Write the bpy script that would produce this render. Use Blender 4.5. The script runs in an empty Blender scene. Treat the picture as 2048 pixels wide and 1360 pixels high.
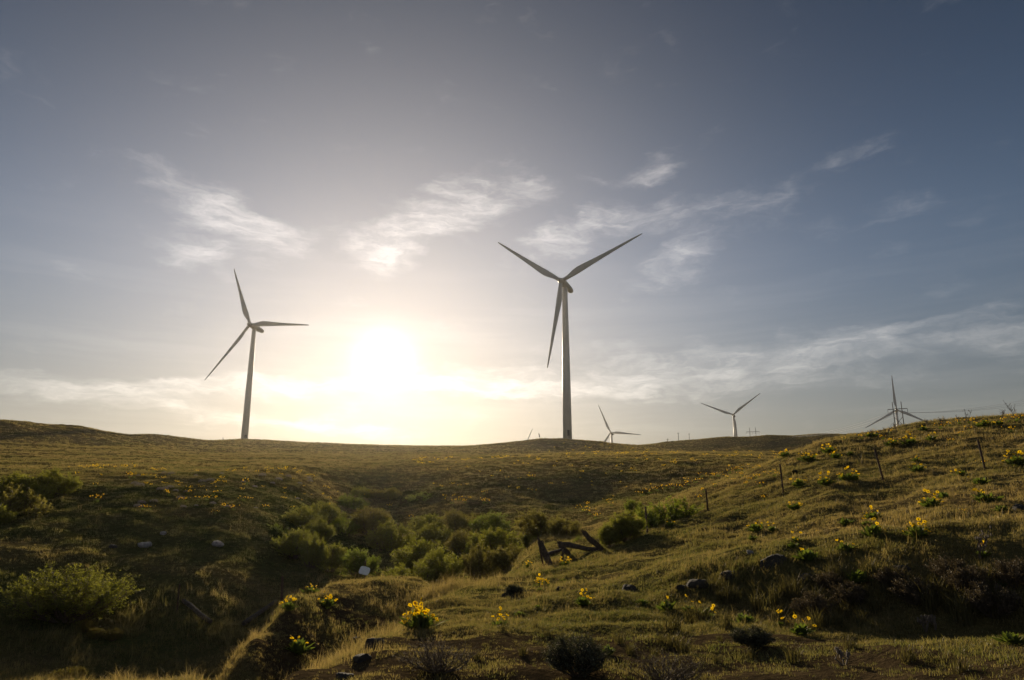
import bpy, bmesh, math, random
import numpy as np
from mathutils import Vector, Matrix, Euler

# ------------------------------------------------------------------ camera, sky, sun, exposure
SC = bpy.context.scene
F = 1365.0                                   # focal length in photo pixels (24 mm on a 36 mm frame)
PITCH = math.radians(13.234)
cd = bpy.data.cameras.new('camera'); cam = bpy.data.objects.new('camera', cd); SC.collection.objects.link(cam)
cd.sensor_width = 36.0; cd.lens = 36.0 * F / 2048; cd.clip_start = .1; cd.clip_end = 30000
cam.location = (0, 0, 0); cam.rotation_euler = (math.pi / 2 + PITCH, 0, 0)
SC.camera = cam

def ray(px, py):
    """direction of a line of sight through a point of the photo"""
    x, y = (px - 1024) / F, (680 - py) / F
    c, s = math.cos(PITCH), math.sin(PITCH)
    return np.array([x, c - y * s, s + y * c])
def azs(px, py):
    d = ray(px, py); return math.atan2(d[0], d[1]), d[2] / math.hypot(d[0], d[1])

vs = SC.view_settings
vs.view_transform = 'Standard'; vs.look = 'None'; vs.gamma = 1; vs.exposure = 0.38; vs.use_curve_mapping = False
try: SC.display_settings.display_device = 'sRGB'
except Exception: pass
SC.cycles.max_bounces = 8; SC.cycles.transmission_bounces = 6; SC.cycles.diffuse_bounces = 4
SC.cycles.use_denoising = True

sd = ray(768, 722); sd /= np.linalg.norm(sd)
SUN_EL = math.asin(sd[2]); SUN_AZ = math.atan2(sd[0], sd[1])
sl = bpy.data.lights.new('sun', 'SUN'); sun = bpy.data.objects.new('sun', sl); SC.collection.objects.link(sun)
sl.energy = 5.0; sl.angle = math.radians(0.5); sl.color = (1, .81, .56)
sun.rotation_euler = Vector(sd).to_track_quat('Z', 'Y').to_euler()

# small node language
class NT:
    def __init__(s, tree): s.t = tree; s.n = tree.nodes; s.l = tree.links
    def node(s, typ, ins={}, **kw):
        n = s.n.new(typ)
        for k, v in kw.items(): setattr(n, k, v)
        for k, v in ins.items(): s.set(n.inputs[k], v)
        return n
    def set(s, sock, v):
        if isinstance(v, bpy.types.NodeSocket): s.l.new(v, sock)
        elif isinstance(v, bpy.types.Node): s.l.new(v.outputs[0], sock)
        else:
            try: sock.default_value = v
            except Exception: sock.default_value = (*v, 1)
    def m(s, op, a, b=0.0, c=0.0):
        n = s.n.new('ShaderNodeMath'); n.operation = op
        for i, v in enumerate((a, b, c)): s.set(n.inputs[i], v)
        return n.outputs[0]
    def vm(s, op, a, b=(0, 0, 0)):
        n = s.n.new('ShaderNodeVectorMath'); n.operation = op
        s.set(n.inputs[0], a)
        if op == 'SCALE': s.set(n.inputs['Scale'], b)
        else: s.set(n.inputs[1], b)
        return n.outputs['Value'] if op in ('DOT_PRODUCT', 'LENGTH', 'DISTANCE') else n.outputs[0]
    def mix(s, f, a, b, mode='MIX'):
        n = s.n.new('ShaderNodeMix'); n.data_type = 'RGBA'; n.blend_type = mode; n.clamp_factor = True
        s.set(n.inputs[0], f); s.set(n.inputs[6], a if not isinstance(a, tuple) else (*a, 1)[:4]); s.set(n.inputs[7], b if not isinstance(b, tuple) else (*b, 1)[:4])
        return n.outputs[2]
    def sstep(s, v, a, b, lo=0.0, hi=1.0):
        n = s.n.new('ShaderNodeMapRange'); n.interpolation_type = 'SMOOTHSTEP'
        for i, x in enumerate((v, a, b, lo, hi)): s.set(n.inputs[i], x)
        return n.outputs[0]
    def noise(s, vec, scale, detail=6, rough=.55, dist=0.0):
        return s.node('ShaderNodeTexNoise', {'Vector': vec, 'Scale': scale, 'Detail': detail, 'Roughness': rough, 'Distortion': dist})

def build_world():
    w = bpy.data.worlds.new('World'); SC.world = w; w.use_nodes = True
    t = NT(w.node_tree); t.n.clear()
    sky = t.node('ShaderNodeTexSky', sky_type='NISHITA', sun_disc=False, sun_elevation=SUN_EL, sun_rotation=SUN_AZ, altitude=300, air_density=1.0, dust_density=.2, ozone_density=1.5)
    D = t.node('ShaderNodeTexCoord').outputs['Generated']
    sep = t.node('ShaderNodeSeparateXYZ', {0: D})
    x, y, z = sep.outputs
    az = t.m('MULTIPLY', t.m('ARCTAN2', x, y), 180 / math.pi)
    el = t.m('MULTIPLY', t.m('ARCSINE', z), 180 / math.pi)
    ang = t.m('MULTIPLY', t.m('ARCCOSINE', t.m('MINIMUM', t.vm('DOT_PRODUCT', D, tuple(sd)), .9999999)), 180 / math.pi)
    # thin high haze: desaturates the blue and brightens towards the horizon
    base = t.vm('MULTIPLY', sky.outputs[0], SKY_TINT)
    hs = t.node('ShaderNodeHueSaturation', {'Saturation': SKY_SAT, 'Value': 1.0, 'Color': base})
    base = t.vm('SCALE', hs.outputs[0], t.m('MULTIPLY', t.sstep(el, 10.0, 42.0, 1.22, .70), t.sstep(el, 0.0, 22.0, .34, 1.0)))
    def expo(k, a):  # a*exp(-ang/k)
        return t.m('MULTIPLY', t.m('EXPONENT', t.m('DIVIDE', ang, -k)), a)
    gs = t.m('DIVIDE', ang, GAUSS[0]); gs = t.m('MULTIPLY', t.m('EXPONENT', t.m('MULTIPLY', t.m('MULTIPLY', gs, gs), -1.0)), GAUSS[1])
    glow = t.vm('SCALE', (1, .875, .73), gs)
    for k, a in GLOW: glow = t.vm('ADD', glow, t.vm('SCALE', (1, .90, .74), expo(k, a)))
    back = t.m('MULTIPLY', t.sstep(ang, 62.0, 120.0), BACK_FILL)      # unseen sky brightening behind the camera, added to fill shaded ground
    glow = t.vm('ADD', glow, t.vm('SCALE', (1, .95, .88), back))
    eh = t.m('DIVIDE', t.m('MAXIMUM', el, 0.0), 12.0)
    low = t.m('MULTIPLY', t.m('EXPONENT', t.m('MULTIPLY', t.m('MULTIPLY', eh, eh), -1.0)), t.m('MULTIPLY', t.m('EXPONENT', t.m('DIVIDE', ang, -70.0)), t.sstep(ang, 3.0, 30.0, LOW_HAZE * .25, LOW_HAZE)))
    glow = t.vm('ADD', glow, t.vm('SCALE', (1, .91, .84), low))
    # clouds: soft masks around directions, broken up by stretched noise
    dome = t.m('ADD', t.m('MAXIMUM', z, 0.0), .10)
    pl = t.node('ShaderNodeCombineXYZ', {0: t.m('DIVIDE', x, dome), 1: t.m('DIVIDE', y, dome), 2: 0.0}).outputs[0]
    ae = t.node('ShaderNodeCombineXYZ', {0: az, 1: el, 2: 0.0}).outputs[0]
    wv = t.node('ShaderNodeMapping', {'Vector': ae, 'Rotation': (0, 0, math.radians(-14)), 'Scale': (.085, .26, 1)}).outputs[0]
    warp = t.noise(wv, 1.0, 5, .6)
    off = t.vm('SUBTRACT', warp.outputs['Color'], (.5, .5, .5))
    aew = t.vm('ADD', ae, t.vm('MULTIPLY', off, (8, 5.0, 0)))
    fine = t.node('ShaderNodeMapping', {'Vector': t.vm('ADD', ae, t.vm('MULTIPLY', off, (5.0, 4.5, 0))), 'Rotation': (0, 0, math.radians(-20)), 'Scale': (.20, .40, 1)}).outputs[0]
    fb = t.noise(fine, 1.0, 9, .56).outputs['Fac']
    fib = t.node('ShaderNodeMapping', {'Vector': aew, 'Rotation': (0, 0, math.radians(38)), 'Scale': (.35, 1.5, 1)}).outputs[0]
    fb2 = t.noise(fib, 1.0, 6, .6).outputs['Fac']
    dens = None
    for (cx, cy, rx, ry, rot, amp) in CLOUDS:
        a0, s0 = azs(cx, cy); a0 = math.degrees(a0); e0 = math.degrees(math.atan(s0))
        k = .042
        mp = t.node('ShaderNodeMapping', {'Vector': aew, 'Location': (-a0, -e0, 0)}, vector_type='POINT').outputs[0]
        mp = t.node('ShaderNodeMapping', {'Vector': mp, 'Rotation': (0, 0, math.radians(-rot)), 'Scale': (1, 1, 1)}).outputs[0]
        mp = t.vm('MULTIPLY', mp, (1 / (rx * k * 1.2), 1 / (ry * k * 1.3), 0))
        r = t.vm('LENGTH', mp)
        g = t.m('MULTIPLY', t.sstep(r, 0.0, 1.35, 1.0, 0.0), amp)
        dens = g if dens is None else t.m('ADD', dens, g)
    tex = t.m('ADD', t.m('MULTIPLY', fb, .84), t.m('MULTIPLY', fb2, .16))
    cl = t.sstep(t.m('ADD', tex, t.m('MULTIPLY', dens, .60)), .56, 1.10)
    cl = t.m('MULTIPLY', cl, t.m('ADD', .35, t.m('MULTIPLY', t.sstep(fb2, .3, .7), .75)))
    # flat bands of thin cloud low over the horizon
    bw = t.node('ShaderNodeMapping', {'Vector': ae, 'Rotation': (0, 0, math.radians(1.5)), 'Scale': (.035, .5, 1)}).outputs[0]
    bn = t.noise(t.vm('ADD', bw, t.vm('MULTIPLY', off, (.3, .5, 0))), 1.0, 7, .6).outputs['Fac']
    veil = t.m('MULTIPLY', t.sstep(bn, .42, .68), t.m('MULTIPLY', t.sstep(el, 24.0, 9.0), .16))
    cl = t.m('ADD', cl, veil)
    lit = t.m('ADD', t.m('MULTIPLY', t.m('EXPONENT', t.m('DIVIDE', ang, -20.0)), CLOUD_LIT[0]), CLOUD_LIT[1])
    cloud = t.vm('SCALE', (1.0, .90, .79), t.m('MULTIPLY', lit, cl))
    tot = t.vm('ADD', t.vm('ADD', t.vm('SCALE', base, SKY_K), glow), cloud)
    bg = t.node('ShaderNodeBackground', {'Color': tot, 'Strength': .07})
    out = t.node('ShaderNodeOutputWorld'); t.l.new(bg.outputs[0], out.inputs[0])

SKY_TINT = (1.13, .97, .95); SKY_SAT = 1.15; SKY_K = .52
GLOW = [(1.6, 2.8), (0.55, 200.0)]; LOW_HAZE = 1.7; BACK_FILL = 1.3; GAUSS = (22.5, 4.2)     # bright air around the sun: (degrees, amount); added fill away from it
CLOUD_LIT = (4.2, 2.0)
CLOUDS = [(455, 432, 150, 46, -17, .9), (400, 515, 85, 34, -10, .6), (900, 430, 160, 62, 22, .85), (1065, 375, 55, 28, -10, .5),
          (725, 500, 105, 36, 0, .6), (1120, 472, 105, 32, 15, .7), (1322, 340, 48, 26, 0, .65), (1290, 425, 170, 30, -3, .65),
          (1370, 508, 130, 32, 20, .6), (1640, 345, 100, 24, 10, .36), (1510, 402, 75, 30, 0, .40), (1735, 430, 110, 24, 10, .3), (1215, 355, 80, 14, -3, .4),
          (1450, 738, 760, 52, 1, .62), (1050, 775, 380, 16, 0, .5), (380, 768, 480, 22, 3, .75), (450, 828, 300, 20, -6, .65), (800, 850, 360, 26, 0, .2),
          (1850, 655, 230, 8, 11, .34), (60, 360, 80, 18, 5, .25), (1850, 480, 130, 18, 14, .22)]
build_world()

# ------------------------------------------------------------------ helpers
R = random.Random(7); NR = np.random.default_rng(7)
def link(name, me, mat, parent=None):
    o = bpy.data.objects.new(name, me); SC.collection.objects.link(o)
    if mat is not None and me is not None and len(me.materials) == 0:
        for m in (mat if isinstance(mat, (list, tuple)) else [mat]): me.materials.append(m)
    if parent: o.parent = parent
    return o
def tag(o, label=None, cat=None, group=None, kind=None):
    if label: o['label'] = label
    if cat: o['category'] = cat
    if group: o['group'] = group
    if kind: o['kind'] = kind
    return o
def thing(name, loc, label, cat, group=None, rz=0.0, scale=1.0):
    o = bpy.data.objects.new(name, None); SC.collection.objects.link(o)
    o.location = loc; o.rotation_euler = (0, 0, rz); o.empty_display_size = .1
    o.scale = (scale,) * 3 if not isinstance(scale, tuple) else scale
    return tag(o, label, cat, group)
def mesh(name, v, f, smooth=False, mats=None):
    me = bpy.data.meshes.new(name); me.from_pydata([tuple(map(float, p)) for p in v], [], f)
    if mats is not None: me.polygons.foreach_set('material_index', mats)
    if smooth: me.polygons.foreach_set('use_smooth', [True] * len(me.polygons))
    me.update(); return me
class MB:
    """collects vertices and faces of one mesh"""
    def __init__(s): s.v = []; s.f = []; s.mi = []
    def add(s, v, f, mi=0):
        b = len(s.v); s.v += [tuple(p) for p in v]; s.f += [tuple(b + i for i in q) for q in f]; s.mi += [mi] * len(f)
    def tube(s, pts, rad, n=6, cap=True, mi=0):
        pts = [Vector(p) for p in pts]; k = len(pts)
        rad = [rad] * k if not isinstance(rad, (list, tuple)) else rad
        vs_, fs = [], []
        for i, p in enumerate(pts):
            d = (pts[min(i + 1, k - 1)] - pts[max(i - 1, 0)]).normalized()
            a = d.orthogonal().normalized() if abs(d.z) > .95 else d.cross(Vector((0, 0, 1))).normalized()
            b = d.cross(a)
            for j in range(n):
                t = 2 * math.pi * j / n; vs_.append(p + (a * math.cos(t) + b * math.sin(t)) * rad[i])
        for i in range(k - 1):
            for j in range(n): fs.append((i * n + j, i * n + (j + 1) % n, (i + 1) * n + (j + 1) % n, (i + 1) * n + j))
        if cap: fs += [tuple(range(n))[::-1], tuple((k - 1) * n + j for j in range(n))]
        s.add(vs_, fs, mi)
    def build(s, name, mat, parent=None, smooth=False):
        return link(name, mesh(name, s.v, s.f, smooth, s.mi), mat, parent)

# ------------------------------------------------------------------ materials
def mat(name, col, rough=.6, var=.15, scale=6.0, metal=0.0, bump=0.0, col2=None, spec=.4):
    m = bpy.data.materials.new(name); m.use_nodes = True; t = NT(m.node_tree)
    b = m.node_tree.nodes['Principled BSDF']
    co = t.node('ShaderNodeTexCoord').outputs['Object']
    n = t.noise(co, scale, 6, .6)
    c2 = col2 or tuple(c * (1 - 2 * var) for c in col)
    t.l.new(t.mix(t.sstep(n.outputs['Fac'], .35, .65), tuple(col), tuple(c2)), b.inputs['Base Color'])
    b.inputs['Roughness'].default_value = rough; b.inputs['Metallic'].default_value = metal; b.inputs['Specular IOR Level'].default_value = spec
    if bump:
        bp = t.node('ShaderNodeBump', {'Height': t.noise(co, scale * 3, 8, .7).outputs['Fac'], 'Strength': bump, 'Distance': .05}); t.l.new(bp.outputs[0], b.inputs['Normal'])
    return m
def leafmat(name, c1, c2, trans=.45, rough=.6, attr=None, tint=(1.15, 1.1, .6)):
    """thin plant tissue: diffuse on both sides and translucent"""
    m = bpy.data.materials.new(name); m.use_nodes = True; t = NT(m.node_tree); t.n.clear()
    if attr:
        f = t.node('ShaderNodeAttribute', attribute_type='INSTANCER', attribute_name=attr).outputs['Fac']
        rnd = t.node('ShaderNodeObjectInfo').outputs['Random']
        f = t.m('ADD', f, t.m('MULTIPLY', t.m('SUBTRACT', rnd, .5), .3))
    else:
        co = t.node('ShaderNodeTexCoord').outputs['Object']
        f = t.sstep(t.noise(co, 3.0, 4, .7).outputs['Fac'], .3, .7)
    c = t.mix(f, c1, c2)
    d = t.node('ShaderNodeBsdfDiffuse', {'Color': c})
    tr = t.node('ShaderNodeBsdfTranslucent', {'Color': t.mix(1.0, c, tint, 'MULTIPLY')})
    gl = t.node('ShaderNodeBsdfGlossy', {'Color': (.9, .85, .75, 1), 'Roughness': .5})
    mx = t.node('ShaderNodeMixShader', {0: trans, 1: d.outputs[0], 2: tr.outputs[0]})
    mg = t.node('ShaderNodeMixShader', {0: .03, 1: mx.outputs[0], 2: gl.outputs[0]})
    o = t.node('ShaderNodeOutputMaterial'); t.l.new(mg.outputs[0], o.inputs[0])
    return m
M = {}
M['white_paint'] = mat('white_turbine_paint', (.48, .48, .465), .45, .04, .25)
M['door'] = mat('turbine_door_paint', (.07, .07, .07), .5)
M['rust'] = mat('rusted_steel', (.075, .042, .03), .85, .25, 30)
M['old_wood'] = mat('weathered_wood', (.085, .062, .045), .9, .25, 9, bump=.6)
M['pole_wood'] = mat('treated_pole_wood', (.10, .075, .055), .9, .2, 3)
M['cable'] = mat('aluminium_cable', (.6, .58, .55), .7, .05, 5, spec=.2)
M['insulator'] = mat('glazed_insulator', (.14, .12, .11), .3)
M['basalt'] = mat('dark_basalt', (.032, .028, .025), .95, .3, 7, bump=.9, col2=(.06, .052, .043))
M['pale_rock'] = mat('pale_lichen_rock', (.26, .25, .25), .9, .2, 6, bump=.6, col2=(.14, .13, .125))
M['sign'] = mat('pale_enamel', (.60, .64, .66), .5, .06, 12)
M['twig'] = mat('grey_brown_twig', (.12, .09, .065), .9, .2, 20)
M['dead'] = mat('dead_stalk', (.14, .11, .085), .9, .2, 20)
M['grass'] = leafmat('grass_blades', (.090, .104, .030), (.30, .235, .115), .60, attr='dry', tint=(1.13, 1.05, .66))
M['willow'] = leafmat('shrub_leaves', (.20, .205, .050), (.14, .155, .038), .62, tint=(1.2, 1.15, .5))
M['willow_olive'] = leafmat('olive_shrub_leaves', (.185, .175, .058), (.14, .13, .045), .6, tint=(1.2, 1.12, .55))
M['willow_green'] = leafmat('green_shrub_leaves', (.165, .195, .046), (.12, .15, .035), .62, tint=(1.2, 1.18, .5))
M['bright_leaf'] = leafmat('bright_shrub_leaves', (.13, .135, .035), (.17, .12, .035), .5)
M['sage'] = leafmat('sage_leaves', (.075, .08, .05), (.045, .05, .034), .3)
M['dry_twig_leaf'] = leafmat('dry_shrub_leaves', (.11, .085, .06), (.075, .06, .045), .3)
M['b_leaf'] = leafmat('balsamroot_leaves', (.105, .135, .036), (.08, .11, .028), .55, tint=(1.2, 1.2, .5))
M['petal'] = leafmat('yellow_petals', (.86, .60, .015), (.80, .50, .01), .5, tint=(1.12, 1.12, .5))
M['disc'] = mat('flower_disc', (.30, .15, .02), .8)
M['tuft'] = leafmat('bunchgrass_blades', (.075, .072, .028), (.12, .095, .045), .4)

# ------------------------------------------------------------------ terrain
def perlin(x, y, seed):
    rs = np.random.default_rng(seed); N = 512
    ga = rs.uniform(0, 2 * np.pi, (N, N)).astype(np.float32)
    xi = np.floor(x).astype(np.int64); yi = np.floor(y).astype(np.int64); fx = x - xi; fy = y - yi
    def g(i, j):
        a = ga[(xi + i) % N, (yi + j) % N]; return np.cos(a) * (fx - i) + np.sin(a) * (fy - j)
    u = fx * fx * fx * (fx * (fx * 6 - 15) + 10); v = fy * fy * fy * (fy * (fy * 6 - 15) + 10)
    return ((g(0, 0) * (1 - u) + g(1, 0) * u) * (1 - v) + (g(0, 1) * (1 - u) + g(1, 1) * u) * v) * 1.5
def fbm(x, y, seed, oct=4, gain=.5):
    s = 0; a = 1.0; n = 0
    for k in range(oct): s = s + a * perlin(x * 2 ** k + 17.3 * k, y * 2 ** k + 5.1 * k, seed + k); n += a; a *= gain
    return s / n

# (column of the photo, [(row, ground distance in m), ...]) from the foreground outwards; hidden ground too
COLS = [
 (-500, [(1400, 10), (1390, 22), (1345, 28.5), (1285, 31.5), (1230, 34), (1165, 37.5), (1100, 43), (1050, 49), (1000, 57), (962, 66), (925, 95), (880, 160), (850, 220), (880, 330), (930, 700)]),
 (-150, [(1400, 10), (1390, 21), (1345, 28.5), (1285, 31.5), (1230, 34), (1165, 37.5), (1100, 43), (1050, 49), (1000, 57), (962, 66), (925, 98), (890, 160), (849, 220), (880, 330), (930, 700)]),
 (0, [(1395, 10), (1388, 21), (1345, 28.5), (1285, 31.5), (1230, 34), (1165, 37.5), (1100, 43), (1050, 49), (1000, 57), (962, 66), (930, 95), (900, 150), (873, 197), (848, 219), (880, 330), (930, 700)]),
 (150, [(1390, 10), (1384, 21), (1345, 28.5), (1285, 31.5), (1230, 34), (1165, 37.5), (1100, 43), (1050, 49), (1000, 57), (962, 66), (930, 95), (900, 160), (878, 215), (857, 242), (885, 350), (930, 700)]),
 (300, [(1380, 9.5), (1388, 20), (1345, 28.5), (1285, 31.5), (1230, 34), (1165, 37.5), (1100, 43), (1050, 49), (1000, 57), (962, 66), (930, 96), (900, 180), (882, 260), (871, 285), (890, 420), (930, 700)]),
 (400, [(1368, 9), (1400, 14), (1392, 21), (1345, 28.5), (1285, 31.5), (1230, 34), (1165, 37.5), (1100, 43), (1050, 49), (1000, 57), (962, 66), (935, 96), (905, 190), (880, 330), (895, 460), (930, 700)]),
 (455, [(1470, 7), (1382, 8.8), (1415, 11.5), (1405, 20), (1345, 28.5), (1285, 31.5), (1230, 34), (1165, 37.5), (1100, 43), (1050, 49), (1000, 57), (962, 66), (932, 98), (900, 220), (882, 440), (900, 560), (930, 800)]),
 (530, [(1440, 8), (1405, 10.3), (1290, 12.2), (1345, 16), (1345, 26), (1285, 31), (1225, 35), (1165, 39), (1100, 45), (1050, 51), (1000, 60), (960, 71), (925, 115), (897, 250), (883, 450), (900, 560), (930, 800)]),
 (600, [(1360, 7.6), (1378, 8.4), (1405, 10.5), (1350, 12.3), (1245, 13.8), (1203, 17), (1260, 20), (1220, 33), (1165, 40), (1100, 48), (1040, 57), (995, 67), (955, 79), (925, 122), (900, 240), (885, 420), (900, 560), (930, 800)]),
 (680, [(1360, 7.2), (1330, 9.0), (1372, 11.3), (1315, 13.8), (1225, 16.6), (1170, 19.4), (1210, 23), (1178, 36), (1145, 44), (1095, 54), (1035, 67), (990, 80), (950, 96), (925, 130), (903, 230), (887, 400), (905, 560), (930, 800)]),
 (760, [(1360, 7), (1288, 10.4), (1325, 13), (1272, 15.5), (1195, 18.2), (1160, 21.2), (1185, 26), (1155, 42), (1115, 51), (1070, 62), (1030, 75), (990, 86), (945, 103), (925, 135), (905, 230), (890, 390), (905, 560), (930, 800)]),
 (840, [(1360, 7), (1275, 10.4), (1228, 13.8), (1245, 16.5), (1195, 18.5), (1162, 21), (1185, 29), (1172, 36), (1145, 44), (1085, 58), (1030, 72), (975, 88), (940, 104), (918, 145), (904, 230), (892, 370), (905, 560), (930, 800)]),
 (910, [(1360, 7), (1262, 10.4), (1200, 14.5), (1178, 19), (1195, 23), (1175, 31), (1160, 39), (1120, 48), (1065, 60), (1015, 72), (968, 88), (938, 105), (918, 150), (903, 240), (893, 350), (905, 560), (930, 800)]),
 (990, [(1360, 7), (1258, 10.3), (1200, 14.2), (1162, 20), (1175, 24), (1175, 31), (1155, 39), (1110, 48), (1060, 60), (1010, 73), (960, 90), (935, 106), (914, 160), (900, 255), (887, 320), (900, 430), (940, 800)]),
 (1080, [(1360, 7), (1250, 10.6), (1195, 14.2), (1158, 19), (1132, 24.5), (1106, 29), (1084, 33.5), (1078, 38.5), (1105, 44), (1100, 48), (1045, 62), (1005, 76), (963, 90), (930, 106), (910, 165), (899, 270), (879, 314), (890, 400), (945, 800)]),
 (1134, [(1360, 7), (1250, 10.6), (1195, 14), (1150, 19), (1118, 25), (1094, 29.5), (1074, 34.5), (1095, 43), (1050, 62), (1008, 77), (963, 90), (928, 106), (908, 165), (899, 275), (879, 318), (890, 400), (945, 800)]),
 (1200, [(1360, 7), (1245, 10.8), (1190, 14), (1140, 19), (1095, 26), (1063, 32), (1080, 44), (1022, 68), (995, 80), (958, 92), (930, 105), (908, 165), (896, 285), (884, 330), (892, 420), (945, 800)]),
 (1350, [(1360, 7), (1252, 10.8), (1225, 11.9), (1168, 13.3), (1115, 18), (1065, 24), (1030, 30), (993, 37), (1010, 50), (988, 78), (960, 90), (928, 106), (905, 175), (895, 380), (886, 415), (895, 560), (945, 900)]),
 (1450, [(1360, 7), (1258, 10.5), (1232, 11.6), (1150, 13.2), (1100, 18), (1045, 23.5), (1000, 29.5), (957, 38), (980, 52), (958, 88), (925, 110), (905, 180), (892, 390), (878, 425), (890, 560), (940, 900)]),
 (1550, [(1360, 7), (1265, 10.3), (1240, 11.3), (1133, 13), (1085, 17.5), (1030, 23), (985, 28.3), (919, 41), (955, 60), (935, 100), (905, 180), (890, 395), (876, 425), (890, 560), (940, 900)]),
 (1650, [(1360, 7), (1278, 9.9), (1255, 11), (1125, 12.8), (1075, 17), (1010, 22.5), (965, 27.5), (920, 34.5), (885, 43), (920, 65), (915, 120), (891, 395), (873, 428), (890, 560), (940, 900)]),
 (1750, [(1360, 6.9), (1285, 9.6), (1265, 10.8), (1118, 12.6), (1065, 16.6), (1010, 21.5), (960, 27), (915, 34), (869, 45), (905, 70), (905, 140), (890, 395), (871, 430), (890, 560), (940, 900)]),
 (1850, [(1360, 6.8), (1290, 9.4), (1272, 10.6), (1113, 12.4), (1055, 16), (1000, 20.5), (950, 26), (905, 33), (870, 40), (849, 46), (885, 80), (890, 300), (870, 430), (890, 560), (940, 900)]),
 (1950, [(1360, 6.6), (1280, 9.3), (1262, 10.5), (1100, 12.4), (1045, 15.8), (990, 20), (940, 26), (890, 33.5), (856, 41), (839, 47), (872, 85), (885, 300), (890, 560), (940, 900)]),
 (2060, [(1360, 6.5), (1262, 9.5), (1245, 10.6), (1090, 12.4), (1040, 15.8), (980, 20), (930, 26), (880, 34), (845, 42), (829, 48), (862, 90), (885, 300), (890, 560), (940, 900)]),
 (2350, [(1360, 6), (1240, 9.8), (1075, 12.4), (1000, 17), (920, 25), (850, 36), (815, 50), (850, 100), (885, 300), (890, 560), (940, 900)]),
]
KA = 4.5
def build_rbf():
    P, S = [], []
    for px, lst in COLS:
        for py, d in lst:
            a, _ = azs(px, 950)
            # the ray row at that azimuth
            s = row_s(px, py); P.append((a, d)); S.append(s)
    for a in np.radians([-40, -32, -24, -16, -8, 0, 8, 16, 24, 32, 40]):
        P.append((a, 2.5)); S.append(-1.66 / 2.5); P.append((a, 4.5)); S.append((-1.66 - (.35 if a < -.3 else 0)) / 4.5)
        P.append((a, 1500)); S.append(.02); P.append((a, 6000)); S.append(.006)
    for a in np.radians([-62, -90, -120, -150, 180, 150, 120, 90, 62]):
        side = math.sin(a)
        for d in (2.5, 6, 14, 40, 120, 400, 1500, 6000):
            z = -1.66 + side * min(d, 60) * .08 + (d > 300) * 10
            P.append((a, d)); S.append(z / d)
    P = np.array(P); S = np.array(S)
    X = np.stack([KA * np.cos(P[:, 0]), KA * np.sin(P[:, 0]), np.log(P[:, 1])], 1)
    def ker(A, B):
        r2 = ((A[:, None, :] - B[None, :, :]) ** 2).sum(-1); return np.sqrt(r2 + .012)
    n = len(X); A = np.zeros((n + 4, n + 4)); A[:n, :n] = ker(X, X); A[:n, n] = 1; A[:n, n + 1:] = X; A[n:, :n] = A[:n, n:].T
    w = np.linalg.solve(A, np.r_[S, np.zeros(4)])
    def ev(a, l):
        Y = np.stack([KA * np.cos(a), KA * np.sin(a), l], 1); out = np.empty(len(Y))
        for i in range(0, len(Y), 20000):
            y = Y[i:i + 20000]; out[i:i + 20000] = ker(y, X) @ w[:n] + w[n] + y @ w[n + 1:]
        return out
    return ev
def row_s(px, py):
    """slope of the sight line at photo row py in the vertical plane of column px (rows past the frame allowed)"""
    d = ray(px, py); return d[2] / math.hypot(d[0], d[1])
ev = build_rbf()
L0, L1 = math.log(2.2), math.log(6000)
NTH, NL = 1150, 640
fr = np.radians(np.linspace(-52, 52, 901)); bk = np.radians(np.linspace(52, 308, NTH - 901 + 2)[1:-1])
TH = np.concatenate([fr, bk])                       # increasing from -52 to just under 308 degrees
LN = np.linspace(L0, L1, NL)
def coarse():
    ct = np.concatenate([TH[:901:3], TH[901::6], [TH[0] + 2 * np.pi]]); cl = np.linspace(L0, L1, 320)
    g = ev(np.repeat(ct, len(cl)), np.tile(cl, len(ct))).reshape(len(ct), len(cl))
    t = np.interp(TH, ct, np.arange(len(ct))); l = np.interp(LN, cl, np.arange(len(cl)))
    i = np.minimum(t.astype(int), len(ct) - 2); j = np.minimum(l.astype(int), len(cl) - 2); u = (t - i)[:, None]; v = (l - j)[None, :]
    return g[i][:, j] * (1 - u) * (1 - v) + g[i + 1][:, j] * u * (1 - v) + g[i][:, j + 1] * (1 - u) * v + g[i + 1][:, j + 1] * u * v
SG = coarse()
DD = np.exp(LN)[None, :] * np.ones((NTH, 1)); GX = DD * np.sin(TH)[:, None]; GY = DD * np.cos(TH)[:, None]
GZ = SG * DD
amp = np.clip(DD / 30, .12, 1)
GZ += fbm(GX / 9, GY / 9, 11, 4) * .34 * np.clip((DD - 5) / 40, .10, 1)                # hummocks
GZ += fbm(GX / 2.6, GY / 2.6, 31, 4, .55) * .21 * np.clip((DD - 4) / 10, .25, 1)
GZ += fbm(GX / 60, GY / 45, 51, 3) * .7 * np.clip((DD - 60) / 200, 0, 1)
GZ += np.abs(perlin(GX / 22 + GY / 60, GY / 13, 71)) * .25 * np.clip((DD - 85) / 60, 0, 1) * np.clip((900 - DD) / 400, 0, 1)
GZ += perlin(GX / .7, GY / .7, 91) * .06 * np.clip((60 - DD) / 30, 0, 1)
def H(x, y):
    """ground height at a point"""
    x = np.asarray(x, float); y = np.asarray(y, float)
    a = np.arctan2(x, y); a = np.where(a < TH[0], a + 2 * np.pi, a); l = np.log(np.maximum(np.hypot(x, y), 2.21))
    t = np.interp(a, TH, np.arange(NTH)); v = (l - L0) / (L1 - L0) * (NL - 1)
    i = np.minimum(t.astype(int), NTH - 2); j = np.clip(v.astype(int), 0, NL - 2); t = t - i; v = v - j
    return (GZ[i, j] * (1 - t) + GZ[i + 1, j] * t) * (1 - v) + (GZ[i, j + 1] * (1 - t) + GZ[i + 1, j + 1] * t) * v
def Hs(x, y): return float(H(np.array([x]), np.array([y]))[0])
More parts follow.
